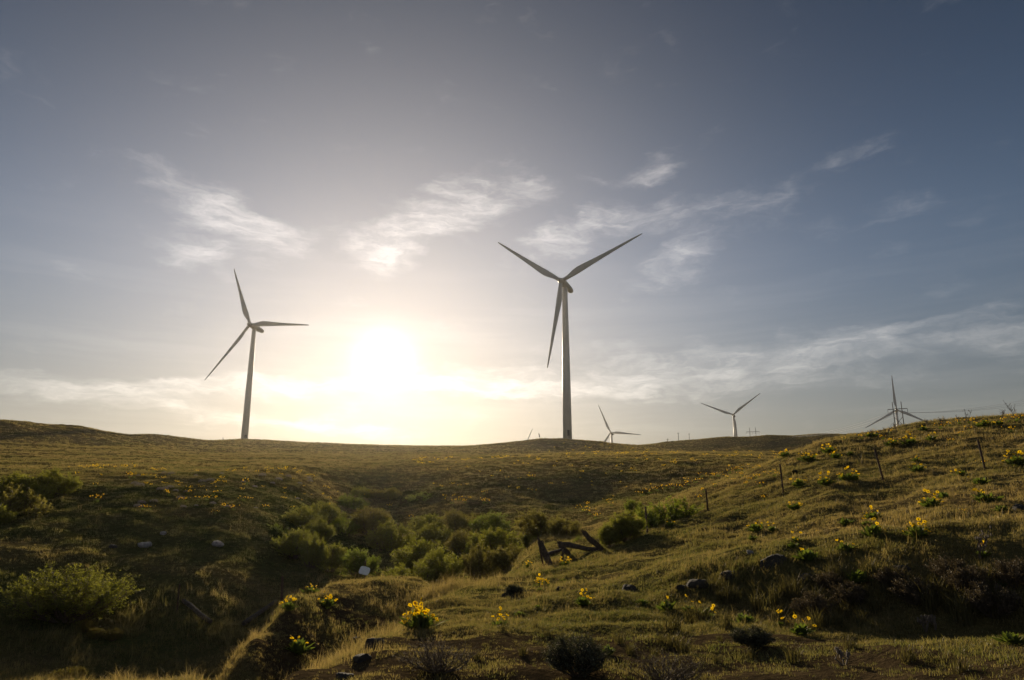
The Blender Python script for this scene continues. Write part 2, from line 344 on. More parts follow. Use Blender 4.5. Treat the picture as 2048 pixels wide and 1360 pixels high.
def spot(px, py, dmin=5.0, dmax=700.0):
    """the ground point seen at a place of the photo"""
    d = ray(px, py); h = math.hypot(d[0], d[1]); s = d[2] / h
    ds = np.exp(np.linspace(math.log(dmin), math.log(dmax), 1500)); x = d[0] / h * ds; y = d[1] / h * ds
    z = H(x, y); k = np.argmax(z >= s * ds)
    if z[k] < s * ds[k]: k = np.argmin(np.abs(z / ds - s))
    return Vector((x[k], y[k], z[k])), ds[k]
def at(px, dist):
    a, _ = azs(px, 950); x, y = dist * math.sin(a), dist * math.cos(a); return Vector((x, y, Hs(x, y)))
def line_dist(pix, x, y):
    """distance over the ground to a line given by places in the photo"""
    P = [spot(*p)[0] for p in pix]; best = np.full(len(x), 1e9)
    for a, b in zip(P[:-1], P[1:]):
        dx, dy = b.x - a.x, b.y - a.y; t = np.clip(((x - a.x) * dx + (y - a.y) * dy) / (dx * dx + dy * dy + 1e-9), 0, 1)
        best = np.minimum(best, np.hypot(x - a.x - t * dx, y - a.y - t * dy))
    return best
FLANKS = [([(520, 1335), (590, 1310), (640, 1280), (760, 1235)], .55), ([(560, 1265), (620, 1235), (700, 1200)], .4)]
# how dry, how bare the ground is (patches of their own, used for soil colour and for the grass that grows there)
def dryness(x, y):
    d = np.hypot(x, y)
    n = fbm(x / 14, y / 10, 131, 4) * .55 + fbm(x / 3.0, y / 2.2, 151, 3) * .35
    far = np.clip((d - 80) / 60, 0, 1)
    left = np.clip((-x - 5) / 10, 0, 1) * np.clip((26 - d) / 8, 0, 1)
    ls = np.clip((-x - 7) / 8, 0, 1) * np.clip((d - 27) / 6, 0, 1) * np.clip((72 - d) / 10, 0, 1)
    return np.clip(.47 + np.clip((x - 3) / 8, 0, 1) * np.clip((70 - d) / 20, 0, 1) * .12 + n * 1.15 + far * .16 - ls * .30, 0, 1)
def bareness(x, y):
    d = np.hypot(x, y)
    n = fbm(x / 4.0, y / 2.2, 171, 4)
    fg = np.clip((11.6 - d) / 2.2, 0, 1) * np.clip((x + 3.2) / 1.5, 0, 1)
    fl = 0
    for pix, wd in FLANKS: fl = np.maximum(fl, np.exp(-(line_dist(pix, x, y) / wd) ** 2))
    return np.clip(n * 1.1 - .05 + fg * .95 + fl * .75, 0, 1)

def ground():
    nv = NTH * NL
    V = np.stack([GX, GY, GZ], -1).reshape(-1, 3)
    i = np.arange(NTH)[:, None]; j = np.arange(NL - 1)[None, :]; i2 = (i + 1) % NTH
    Fq = np.stack(np.broadcast_arrays(i * NL + j, i * NL + j + 1, i2 * NL + j + 1, i2 * NL + j), -1).reshape(-1, 4)
    V = np.vstack([V, [[0, 0, float(GZ[:, 0].mean())]]])
    T = np.stack([np.full(NTH, nv), np.arange(NTH) * NL, ((np.arange(NTH) + 1) % NTH) * NL], -1)
    me = bpy.data.meshes.new('hillside_ground'); nq, nt = len(Fq), len(T)
    me.vertices.add(len(V)); me.vertices.foreach_set('co', V.astype(np.float32).ravel())
    me.loops.add(nq * 4 + nt * 3); me.loops.foreach_set('vertex_index', np.concatenate([Fq.ravel(), T.ravel()]).astype(np.int32))
    me.polygons.add(nq + nt); me.polygons.foreach_set('loop_start', np.concatenate([np.arange(nq) * 4, nq * 4 + np.arange(nt) * 3]).astype(np.int32))
    me.update(calc_edges=True); me.polygons.foreach_set('use_smooth', np.ones(nq + nt, bool))
    for nm, fn in (('dry', dryness), ('bare', bareness)):
        at_ = me.attributes.new(nm, 'FLOAT', 'POINT'); at_.data.foreach_set('value', fn(V[:, 0], V[:, 1]).astype(np.float32))
    m = bpy.data.materials.new('turf_and_soil'); m.use_nodes = True; t = NT(m.node_tree); b = m.node_tree.nodes['Principled BSDF']
    dry = t.node('ShaderNodeAttribute', attribute_name='dry').outputs['Fac']; bare = t.node('ShaderNodeAttribute', attribute_name='bare').outputs['Fac']
    co = t.node('ShaderNodeTexCoord').outputs['Object']
    n1 = t.noise(co, 9, 8, .7).outputs['Fac']; n2 = t.noise(co, 1.7, 8, .65).outputs['Fac']; n3 = t.noise(co, .35, 8, .7).outputs['Fac']
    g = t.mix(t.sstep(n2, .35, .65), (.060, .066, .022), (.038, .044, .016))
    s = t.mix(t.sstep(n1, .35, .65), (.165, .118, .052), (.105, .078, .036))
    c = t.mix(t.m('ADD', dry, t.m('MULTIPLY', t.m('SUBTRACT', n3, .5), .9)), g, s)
    soil = t.mix(t.sstep(n1, .3, .7), (.080, .058, .031), (.044, .032, .018))
    c = t.mix(t.sstep(t.m('ADD', bare, t.m('MULTIPLY', t.m('SUBTRACT', n1, .5), .8)), .3, .8), c, soil)
    t.l.new(c, b.inputs['Base Color']); b.inputs['Roughness'].default_value = 1; b.inputs['Specular IOR Level'].default_value = 0
    hgt = t.m('ADD', t.m('MULTIPLY', n1, .05), t.m('ADD', t.m('MULTIPLY', n2, .14), t.m('MULTIPLY', n3, .4)))
    bp = t.node('ShaderNodeBump', {'Height': hgt, 'Strength': .8, 'Distance': 1.0}); t.l.new(bp.outputs[0], b.inputs['Normal'])
    o = link('ground', me, m); tag(o, kind='structure'); return o
ground()

# ------------------------------------------------------------------ grass (nobody could count it)
def tuft_mesh(n, h, w, spread, lean, seed, heads=0):
    r = random.Random(seed); b = MB()
    for k in range(n):
        a = r.uniform(0, 6.283); rr = spread * math.sqrt(r.random()); p = Vector((rr * math.cos(a), rr * math.sin(a), -.02))
        hh = h * r.uniform(.55, 1.15); a2 = r.uniform(0, 6.283); le = lean * r.uniform(.2, 1.2) * hh
        d = Vector((math.cos(a2), math.sin(a2), 0)); sd_ = Vector((-d.y, d.x, 0)) * w * r.uniform(.7, 1.2) * .5
        if r.random() < .5: sd_ = Vector((r.uniform(-1, 1), r.uniform(-1, 1), 0)).normalized() * w * .5
        m1 = p + d * le * .3 + Vector((0, 0, hh * .55)); tp = p + d * le + Vector((0, 0, hh * (1 - .25 * lean)))
        b.add([p - sd_, p + sd_, m1 + sd_ * .8, m1 - sd_ * .8, tp], [(0, 1, 2, 3), (3, 2, 4)])
        if k < heads:   # feathery seed head
            q = tp
            for e in range(5):
                o = Vector((r.uniform(-1, 1), r.uniform(-1, 1), r.uniform(-.5, 1))).normalized() * h * .07
                c = q - Vector((0, 0, h * .05 * e)); b.add([c - sd_ * .6, c + sd_ * .6, c + o], [(0, 1, 2)])
    return mesh('tuft', b.v, b.f)
def scatter(name, tufts, pts, scl, idx, dry, material, label, cat):
    col = bpy.data.collections.new(name + '_sources')
    for k, me in enumerate(tufts):
        me.materials.clear(); me.materials.append(material)
        o = bpy.data.objects.new('%s_source_%02d' % (name, k), me); col.objects.link(o)
    n = len(pts); me = bpy.data.meshes.new(name); me.vertices.add(n); me.vertices.foreach_set('co', pts.astype(np.float32).ravel())
    rot = np.stack([NR.normal(0, .14, n), NR.normal(0, .14, n), NR.uniform(0, 6.283, n)], -1)
    for nm, ty, val, key in (('scl', 'FLOAT', scl, 'value'), ('dry', 'FLOAT', dry, 'value'), ('idx', 'INT', idx, 'value'), ('rot', 'FLOAT_VECTOR', rot, 'vector')):
        a = me.attributes.new(nm, ty, 'POINT'); a.data.foreach_set(key, np.ascontiguousarray(val).astype(np.int32 if ty == 'INT' else np.float32).ravel())
    o = link(name, me, None); tag(o, label, cat, kind='stuff')
    g = bpy.data.node_groups.new(name + '_nodes', 'GeometryNodeTree')
    g.interface.new_socket('Geometry', in_out='INPUT', socket_type='NodeSocketGeometry'); g.interface.new_socket('Geometry', in_out='OUTPUT', socket_type='NodeSocketGeometry')
    N = g.nodes; gi = N.new('NodeGroupInput'); go = N.new('NodeGroupOutput'); ci = N.new('GeometryNodeCollectionInfo'); ip = N.new('GeometryNodeInstanceOnPoints')
    ci.inputs['Collection'].default_value = col; ci.inputs['Separate Children'].default_value = True; ci.inputs['Reset Children'].default_value = True
    def att(nm, ty):
        a = N.new('GeometryNodeInputNamedAttribute'); a.data_type = ty; a.inputs['Name'].default_value = nm; return a.outputs['Attribute']
    er = N.new('FunctionNodeEulerToRotation'); L = g.links
    L.new(att('rot', 'FLOAT_VECTOR'), er.inputs[0]); L.new(er.outputs[0], ip.inputs['Rotation'])
    L.new(gi.outputs[0], ip.inputs['Points']); L.new(ci.outputs[0], ip.inputs['Instance']); ip.inputs['Pick Instance'].default_value = True
    L.new(att('idx', 'INT'), ip.inputs['Instance Index']); L.new(att('scl', 'FLOAT'), ip.inputs['Scale']); L.new(ip.outputs[0], go.inputs[0])
    md = o.modifiers.new('scatter', 'NODES'); md.node_group = g
    return o
def field(n, d0, d1, a0=-47, a1=47, power=2.0):
    """random ground points between two distances; power 2 = even over the ground, smaller = denser near"""
    u = NR.random(n); d = (d0 ** power + u * (d1 ** power - d0 ** power)) ** (1 / power)
    a = np.radians(NR.uniform(a0, a1, n)); return d * np.sin(a), d * np.cos(a)
RIMS = [([(452, 1352), (530, 1258), (600, 1182), (645, 1150)], .7), ([(655, 1335), (745, 1275), (840, 1212), (905, 1175), (975, 1168)], .8), ([(830, 1215), (900, 1185), (960, 1172)], 1.5),
        ([(20, 1330), (200, 1285), (330, 1240), (430, 1215)], 3.0), ([(40, 1355), (250, 1320), (420, 1290)], 2.5)]
def grass():
    T = [tuft_mesh(16, .055, .006, .07, .6, 1), tuft_mesh(14, .08, .006, .08, .6, 2), tuft_mesh(18, .045, .007, .10, .7, 3),
         tuft_mesh(8, .22, .0045, .06, .5, 4, 6), tuft_mesh(7, .28, .0045, .07, .55, 5, 6), tuft_mesh(8, .17, .0045, .05, .4, 6, 4)]
    X, Y, S, I, Dr = [], [], [], [], []
    for n, d0, d1, sc in ((105000, 5, 14, .95), (110000, 13, 34, 1.2), (95000, 31, 78, 1.9), (125000, 70, 190, 3.2), (110000, 180, 520, 5.5)):
        x, y = field(n, d0, d1, power=1.5 if d0 < 100 else 1.3)
        dr = dryness(x, y); ba = bareness(x, y); cl = fbm(x / 1.6, y / 1.6, 201, 3)
        keep = NR.random(n) > np.clip(ba * .85 - .02 + np.clip(-cl, 0, .5) * .8, 0, .93)
        x, y, dr, ba, cl = x[keep], y[keep], dr[keep], ba[keep], cl[keep]; n = len(x)
        edge = np.zeros(n)
        if d0 < 40:
            for pix, wd in RIMS: edge = np.maximum(edge, np.exp(-(line_dist(pix, x, y) / wd) ** 2))
        tall = NR.random(n) < np.clip(.02 + dr * .07 - ba * .08 + edge * .30, .004, .5)
        if d0 > 60: tall &= NR.random(n) < .25
        idx = np.where(tall, NR.integers(3, 6, n), NR.integers(0, 3, n))
        s = sc * NR.uniform(.6, 1.25, n) * (1 + np.clip(cl, -.3, .6) * 1.5) * np.where(ba > .4, .75, 1) * np.where(tall, np.clip(2.2 / sc, .45, 1) * (.7 + .3 * edge), 1)
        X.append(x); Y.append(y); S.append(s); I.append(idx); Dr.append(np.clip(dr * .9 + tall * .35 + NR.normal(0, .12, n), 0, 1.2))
    X, Y, S, I, Dr = map(np.concatenate, (X, Y, S, I, Dr))
    scatter('grass', T, np.stack([X, Y, H(X, Y)], -1), S, I, Dr, M['grass'], 'short green and straw coloured grass covering the hillsides', 'grass')
grass()

# ------------------------------------------------------------------ wind turbines
def lathe_x(prof, n=20):
    """profile (x, radius) turned about the local X axis"""
    v, f = [], []
    for x, r in prof:
        for j in range(n):
            t = 2 * math.pi * j / n; v.append((x, r * math.cos(t), r * math.sin(t)))
    for i in range(len(prof) - 1):
        for j in range(n): f.append((i * n + j, i * n + (j + 1) % n, (i + 1) * n + (j + 1) % n, (i + 1) * n + j))
    f += [tuple(range(n))[::-1], tuple((len(prof) - 1) * n + j for j in range(n))]
    return v, f
def blade_mesh():
    st = [(0.9, 1.9, 1.9, 0, .5), (3.0, 1.9, 1.85, 0, .5), (5.0, 2.35, 1.45, 12, .44), (7.5, 3.1, 1.05, 12, .36), (9.8, 3.45, .80, 10, .32), (13, 3.2, .62, 8, .30), (18, 2.65, .48, 5.5, .30),
          (25, 2.05, .36, 3, .30), (32, 1.55, .26, 1.5, .30), (39, 1.1, .17, .5, .30), (43, .75, .11, 0, .32), (44.6, .42, .07, 0, .36), (45.0, .1, .03, 0, .4)]
    n = 16; v, f = [], []
    for (z, c, th, tw, le) in st:
        tw = math.radians(tw + 3)
        for j in range(n):
            t = 2 * math.pi * j / n; u = .5 * (1 + math.cos(t)); y = math.sin(t) * (.5 if z < 4 else .5 * (1 - .55 * u)) * th * (1 if z < 4 else 1.3)
            xx = (u - le) * c                                  # +x side is the trailing edge
            v.append((xx * math.cos(tw) - y * math.sin(tw), xx * math.sin(tw) + y * math.cos(tw), z))
    for i in range(len(st) - 1):
        for j in range(n): f.append((i * n + j, i * n + (j + 1) % n, (i + 1) * n + (j + 1) % n, (i + 1) * n + j))
    f += [tuple(range(n))[::-1], tuple((len(st) - 1) * n + j for j in range(n))]
    return mesh('blade', v, f, True)
BLADE = blade_mesh(); BLADE.materials.append(M['white_paint'])
def turbine(hub_px, dist, yaw, phase, label, detail=True):
    d = ray(*hub_px); d = d / math.hypot(d[0], d[1]) * dist; hub = Vector(d)
    yaw, phase, tilt, cone = math.radians(yaw), math.radians(phase), math.radians(6), math.radians(2)
    a = Vector((math.sin(yaw) * math.cos(tilt), -math.cos(yaw) * math.cos(tilt), math.sin(tilt)))
    top = hub - a * 4.6; bz = Hs(top.x, top.y) - .3
    if not detail: bz = min(bz, top.z - 40)
    root = thing('wind_turbine', (top.x, top.y, bz), label, 'wind turbine', 'white three bladed wind turbines on the ridge')
    ht = top.z - 1.7 - bz
    b = MB(); n = 28; prof = [(0, 2.15), (ht * .33, 1.95), (ht * .66, 1.65), (ht, 1.28)]
    v, f = lathe_x(prof, n); b.add([(p[1], p[2], p[0]) for p in v], [q[::-1] for q in f])
    for hz, rr in ((ht * .33, 1.98), (ht * .66, 1.68)):        # flange rings
        v, f = lathe_x([(hz - .12, rr), (hz + .12, rr)], n); b.add([(p[1], p[2], p[0]) for p in v], [q[::-1] for q in f])
    tw = b.build('tower', M['white_paint'], root, True)
    if detail:
        ang = math.atan2(-top.y, -top.x) + .25                 # door with its steps, facing the valley
        db = MB()
        for (w, h0, h1, y) in ((.6, 1.6, 4.3, 2.12),):
            ux, uy = math.cos(ang), math.sin(ang); pts = []
            for (s, h, o) in ((-1, h0, 0), (1, h0, 0), (1, h1, 0), (-1, h1, 0), (-1, h0, .12), (1, h0, .12), (1, h1, .12), (-1, h1, .12)):
                pts.append((ux * (y - .05 + o) - uy * s * w, uy * (y - .05 + o) + ux * s * w, h))
            db.add(pts, [(0, 1, 2, 3), (4, 5, 6, 7), (0, 1, 5, 4), (1, 2, 6, 5), (2, 3, 7, 6), (3, 0, 4, 7)])
        db.build('door', M['door'], root)
        sb = MB()
        for k in range(7):
            o0, z0 = 2.2 + k * .3, 1.55 - k * .22
            pts = [(ux * o - uy * s * .6, uy * o + ux * s * .6, zz) for (o, s, zz) in ((o0, -1, z0), (o0, 1, z0), (o0 + .3, 1, z0), (o0 + .3, -1, z0), (o0, -1, z0 - .08), (o0, 1, z0 - .08), (o0 + .3, 1, z0 - .08), (o0 + .3, -1, z0 - .08))]
            sb.add(pts, [(0, 1, 2, 3), (7, 6, 5, 4), (0, 1, 5, 4), (1, 2, 6, 5), (2, 3, 7, 6), (3, 0, 4, 7)])
        for s in (-1, 1): sb.tube([(ux * 2.2 - uy * s * .6, uy * 2.2 + ux * s * .6, 2.5), (ux * 4.3 - uy * s * .6, uy * 4.3 + ux * s * .6, .95)], .04, 5)
        sb.build('entry_steps', M['door'], root)
    # nacelle frame: local x along the rotor axis (upwind)
    X = a; Z = (Vector((0, 0, 1)) - a * a.z).normalized(); Y = Z.cross(X)
    MW = Matrix((X, Y, Z)).transposed().to_4x4(); MW.translation = hub - root.location
    def place(o, m): o.parent = root; o.matrix_local = m; return o
    v, f = lathe_x([(-14.2, .15), (-14.1, .75), (-13.6, 1.15), (-12.0, 1.5), (-8.0, 1.75), (-4.6, 1.85), (-2.4, 1.75), (-1.7, 1.45)], 24)
    place(link('nacelle', mesh('nacelle', v, f, True), M['white_paint']), MW)
    nac = root.children[-1]
    mb = MB(); mb.tube([(-13.2, 0, 1.1), (-13.5, 0, 2.9)], [.28, .16], 6); mb.tube([(-13.5, -.5, 2.7), (-13.5, .5, 2.7)], .08, 5)
    fin = mb.build('wind_vane', M['door'], nac)
    v, f = lathe_x([(-1.7, 1.5), (-1.0, 1.62), (.6, 1.5), (1.7, 1.1), (2.3, .6), (2.55, .12)], 24)
    place(link('hub', mesh('hub', v, f, True), M['white_paint']), MW)
    e1 = Vector((math.cos(yaw), math.sin(yaw), 0)); e2 = a.cross(e1)
    if e2.z < 0: e2 = -e2
    for k in range(3):
        an = phase + k * 2 * math.pi / 3
        rad = (e1 * math.cos(an) + e2 * math.sin(an)) * math.cos(cone) + a * math.sin(cone)
        tang = -e1 * math.sin(an) + e2 * math.cos(an)          # counter clockwise side = trailing edge
        yv = rad.cross(tang)
        m = Matrix((tang, yv, rad)).transposed().to_4x4(); m.translation = hub - root.location
        place(link('blade', BLADE, None), m)
    print('TURBINE', label[:30], 'hub z %.1f base %.1f tower %.1f' % (hub.z, bz, ht))
turbine((500, 649), 459.8, -15.8, 114.5, 'tall wind turbine left of the sun, standing on the grassy skyline')
turbine((1122.5, 562), 320.8, -25.9, 23.0, 'largest wind turbine, on the low dark knoll right of the sun')
turbine((1221.4, 865.2), 987.7, -23.1, 113.2, 'small distant wind turbine just right of the largest turbine, hub near the ridge', False)
turbine((1466, 829.4), 940.4, -25.2, 36.1, 'distant wind turbine beside the low double pole frame, two blades raised', False)
turbine((1793, 819.5), 985.0, -24.0, 90.0, 'distant wind turbine behind the double power poles, one blade straight up', False)
turbine((1043, 910), 1080.0, -25.0, 66.0, 'wind turbine hidden behind the knoll, only a blade tip showing', False)

# ------------------------------------------------------------------ power line
def h_frame(px0, px1, dist, top_row, label, lean=0.0):
    a0 = at(px0, dist); a1 = at(px1, dist); _, s = azs(px0, top_row); zt = s * dist
    mid = (a0 + a1) / 2; zb = min(a0.z, a1.z) - .5
    root = thing('power_pole_frame', (mid.x, mid.y, zb), label, 'power poles', 'wooden double pole frames of the power line')
    h = zt - zb; p0 = a0 - mid; p1 = a1 - mid; p0.z = p1.z = 0; ax = (p1 - p0).normalized(); sp = (p1 - p0).length
    for p in (p0, p1):
        b = MB(); b.tube([p, p + Vector((0, 0, h))], [.21, .14], 8); b.build('pole', M['pole_wood'], root, True)
    arm = h - 3.0
    b = MB(); c0 = p0 - ax * sp * .62; c1 = p1 + ax * sp * .62
    side = Vector((-ax.y, ax.x, 0)) * .2
    b.tube([c0 + side + Vector((0, 0, arm)), c1 + side + Vector((0, 0, arm))], .15, 6); b.build('crossarm', M['pole_wood'], root)
    for q0, q1, e in ((p0, p1, 0), (p1, p0, 1)):
        b = MB(); o = side * (.7 if e else -.7); b.tube([q0 + o + Vector((0, 0, arm - 7.2)), q1 + o + Vector((0, 0, arm - 3.4))], .09, 5); b.build('brace', M['pole_wood'], root)
    ends = []
    for q in (c0, (p0 + p1) / 2, c1):
        b = MB(); q = q + side
        for k in range(6): b.tube([q + Vector((0, 0, arm - .2 - k * .22)), q + Vector((0, 0, arm - .3 - k * .22))], .14, 8)
        b.tube([q + Vector((0, 0, arm)), q + Vector((0, 0, arm - 1.6))], .04, 5)
        b.build('insulator', M['insulator'], root); ends.append(root.location + q + Vector((0, 0, arm - 1.6)))
    return ends
E1 = h_frame(1803, 1821, 330, 803, 'double wooden power poles with crossarm rising behind the flowery right hill')
E2 = h_frame(1506.5, 1518.5, 520, 855, 'small double wooden power poles with crossarm on the far ridge')
for px, top, d in ((1339, 877, 480), (1361, 865, 560), (1383, 866.5, 600)):
    g = at(px, d); _, s = azs(px, top)
    nm = {1339: 'short dark utility pole on the far ridge, leftmost of three', 1361: 'tall thin utility pole, middle one of three on the far ridge', 1383: 'thin utility pole on the far ridge, rightmost of three'}[px]
    b = MB(); h = s * d - g.z + .5; b.tube([(0, 0, 0), (0, 0, h)], [.24, .17], 7); b.tube([(-.9, 0, h - .6), (.9, 0, h - .6)], .1, 5)
    o = b.build('utility_pole', M['pole_wood']); o.location = g - Vector((0, 0, .5)); tag(o, nm, 'utility pole')
def cable(p, q, sag, label):
    b = MB(); pts = []
    for k in range(25):
        t = k / 24; c = p.lerp(q, t); c.z -= sag * 4 * t * (1 - t); pts.append(c)
    b.tube(pts, .035, 5); o = b.build('power_cable', M['cable'], None, True); tag(o, label, 'cable', 'overhead cables of the power line')
for k in range(3):
    cable(E1[k], E2[k], 5.5, 'pale overhead cable sagging from the near double poles to the far ones')
    far = at(2350, 300 + 8 * k); far.z = E1[k].z + 6
    cable(E1[k], far, 4.0, 'faint overhead cable running right from the near double poles past the hill')

# ------------------------------------------------------------------ steel fence posts, broken timber fence, sign
def steel_post(px, base_row, top_row, tilt, label, dist=None):
    if dist is None: g, d = spot(px, base_row)
    else: g = at(px, dist); d = dist
    _, s = azs(px, top_row); h = max(s * d - g.z, .4)
    b = MB(); w = .03
    prof = [(-w, -.005), (w, -.005), (w, .005), (.006, .005), (.006, .045), (-.006, .045), (-.006, .005), (-w, .005)]
    n = len(prof); vs_ = [(x, y, -.15) for x, y in prof] + [(x, y, h) for x, y in prof]
    b.add(vs_, [(i, (i + 1) % n, n + (i + 1) % n, n + i) for i in range(n)] + [tuple(range(n))[::-1], tuple(range(n, 2 * n))])
    for k in range(int(h / .06)):
        z = .05 + k * .06; b.add([(-.012, -.016, z), (.012, -.016, z), (.012, -.005, z + .02), (-.012, -.005, z + .02), (0, -.005, z)], [(0, 1, 2, 3), (0, 4, 1)])
    o = b.build('fence_post', M['rust']); o.location = g; o.rotation_euler = (0, math.radians(tilt), R.uniform(-.4, .4)); tag(o, label, 'fence post', 'thin rusty steel fence posts')
    return o
steel_post(1970, 937, 878, -5, 'rusty steel post, highest on the right hill near the frame edge')
steel_post(1767, 962, 897, -8, 'leaning rusty steel post below the flower band on the right hill')
steel_post(1567, 987, 928, -2, 'thin rusty steel post on the pale grassy shoulder below the skyline poles')
steel_post(1416, 1023, 977, -2, 'thin rusty steel post just right of the dark shrub on the slope')
steel_post(1295, 1068, 1013, -2, 'thin rusty steel post in front of the dark shrub on the slope')
steel_post(1087, 1133, 1097, -12, 'thin tilted steel post leaning beside the broken timber post')
steel_post(740, 1165, 1122, -1, 'steel post holding the pale sign by the gully shrubs', 27)
steel_post(584, 1196, 1152, -2, 'thin dark steel post at the end of the bright grass rim', 20)
steel_post(353, 1226, 1168, 0, 'thin dark steel post in the shaded gully, lower left')
def timber(p, q, r0, r1, label, name='log'):
    """a weathered round timber from p to q, a bit crooked, split at the ends"""
    p, q = Vector(p), Vector(q); mid = (p + q) / 2; b = MB(); k = 9; pts, rad = [], []
    ax = (q - p).normalized(); sd_ = ax.orthogonal().normalized()
    for i in range(k):
        t = i / (k - 1); c = p.lerp(q, t) - mid + sd_ * (.03 * math.sin(3.1 * t * 2) + R.uniform(-.012, .012)); pts.append(c); rad.append((r0 + (r1 - r0) * t) * R.uniform(.9, 1.1))
    b.tube(pts, rad, 9)
    for i in range(4):
        o = ax.cross(sd_) * R.uniform(-.5, .5) * r1 + sd_ * R.uniform(-.6, .6) * r1; b.tube([pts[-1] + o, pts[-1] + o + ax * R.uniform(.06, .18)], [r1 * .3, r1 * .1], 4)
    o = b.build(name, M['old_wood'], None, False); o.location = mid; return tag(o, label, 'log' if name == 'log' else 'post', 'collapsed timber fence pieces')
def pt(px, py, d):
    v = ray(px, py); return Vector(v / math.hypot(v[0], v[1]) * d)
def low(px, py): return spot(px, py)[0] - Vector((0, 0, .12))
def up(px, py, bx, by): return pt(px, py, spot(bx, by)[1] + .1)
def lie(px, py): return spot(px, py)[0] + Vector((0, 0, .12))
timber(low(1102, 1134), up(1081, 1082, 1102, 1134), .11, .10, 'thick leaning timber post, leftmost of the broken fence timbers', 'timber_post')
timber(low(1208, 1100), up(1168, 1064, 1208, 1100), .10, .09, 'long leaning timber, rightmost of the broken fence, throwing a shadow downslope', 'timber_post')
timber(up(1121, 1089, 1143, 1111), up(1194, 1099, 1208, 1101), .095, .085, 'nearly level timber rail propped at the middle of the broken fence')
timber(up(1094, 1109, 1100, 1130), up(1128, 1097, 1143, 1111), .06, .05, 'thin pole tying the leaning post to the level rail')
timber(low(1142, 1111), up(1119, 1085, 1142, 1111), .10, .10, 'short stubby timber leaning under the left end of the level rail')
timber(low(1120, 1122), up(1129, 1099, 1120, 1122), .05, .05, 'short thin prop standing under the level rail')
timber(lie(420, 1252), lie(366, 1208), .10, .09, 'dark log lying aslant in the shaded gully, lower left')
timber(lie(486, 1254), lie(552, 1208), .10, .08, 'dark log lying in the gully beside the bright grass rim')
def sign_plate():
    c = pt(728.5, 1141, 26.9); b = MB(); w, h, t = .20, .15, .012; pts = []
    for y in (-t, t):
        for i in range(12):
            a = 2 * math.pi * i / 12; sx = math.copysign(abs(math.cos(a)) ** .45, math.cos(a)); sz = math.copysign(abs(math.sin(a)) ** .45, math.sin(a)); pts.append((w * sx, y + .03 * sx * sx, h * sz))
    b.add(pts, [tuple(range(12)), tuple(range(12, 24))[::-1]] + [(i, 12 + i, 12 + (i + 1) % 12, (i + 1) % 12) for i in range(12)])
    o = b.build('sign', M['sign']); o.location = c; o.rotation_euler = (-.5, math.radians(12), -.2); tag(o, 'small pale blank plate tied to the post by the gully shrubs', 'sign')
sign_plate()

# ------------------------------------------------------------------ rocks
def rock_mesh(seed, flat=.7):
    bm = bmesh.new(); bmesh.ops.create_icosphere(bm, subdivisions=3, radius=.5); rs = np.random.default_rng(seed)
    pl = [(Vector(rs.normal(size=3)).normalized(), rs.uniform(.27, .45)) for k in range(9)]
    for v in bm.verts:
        for n, d in pl:
            e = v.co.dot(n) - d
            if e > 0: v.co -= n * e
        v.co += v.co.normalized() * (.03 * math.sin(v.co.x * 13 + seed) * math.cos(v.co.y * 11 + seed) + rs.normal() * .008); v.co.z *= flat
    me = bpy.data.meshes.new('rock'); bm.to_mesh(me); bm.free(); return me
RM = [rock_mesh(s, f) for s, f in ((1, .8), (2, .65), (3, .9), (4, .6))]
ROCKS = [(712, 1284, 22, 0, 'upright dark rock on the grassy rim, left of the taller pair'), (746, 1296, 44, 2, 'largest dark jagged rock on the near grassy rim'), (722, 1322, 40, 1, 'low dark rock below the jagged rock on the near rim'),
         (690, 1356, 34, 3, 'dark rock at the bottom edge below the grassy rim'), (1017, 1196, 30, 1, 'rounded dark rock left of centre beyond the bare soil'), (1121, 1180, 16, 0, 'small dark rock below the broken timber fence'),
         (1256, 1184, 34, 2, 'dark rock, leftmost along the top of the shaded bank'), (1362, 1178, 24, 1, 'dark rock half sunk in grass in the middle of the bank top'), (1402, 1172, 46, 3, 'broad dark rock on the bank left of the rounded one'),
         (1462, 1157, 34, 0, 'rounded dark rock standing proud on the bank edge'), (1548, 1132, 46, 2, 'dark blocky rock beside the leafy plant on the bank'), (1612, 1160, 34, 1, 'dark rock in shade below the leafy plant on the bank'),
         (438, 1091, 24, 1, 'pale rock, brightest on the dark left slope'), (288, 1092, 24, 3, 'flat greyish rock on the dark left slope, left of the pale one'), (326, 1069, 12, 0, 'tiny pale stone above the other rocks on the left slope'),
         (226, 1096, 12, 2, 'small dark stone, leftmost on the dark left slope'), (1500, 1108, 14, 0, 'small dark stone in the pale grass above the blocky rock'), (2040, 1020, 20, 2, 'grey stone at the right frame edge on the flowery hill'), (1800, 1140, 30, 3, 'dark rock on the crest of the shaded bank, far right')]
for px, py, w, k, lab in ROCKS:
    g, d = spot(px, py); o = link('rock', RM[k].copy(), M['pale_rock'] if 'pale' in lab or 'greyish' in lab else M['basalt'])
    s = w / F * d; o.scale = (s * 1.15, s, s); o.rotation_euler = (R.uniform(-.2, .2), R.uniform(-.2, .2), R.uniform(0, 6)); o.location = g + Vector((0, 0, s * .05)); tag(o, lab, 'rock')

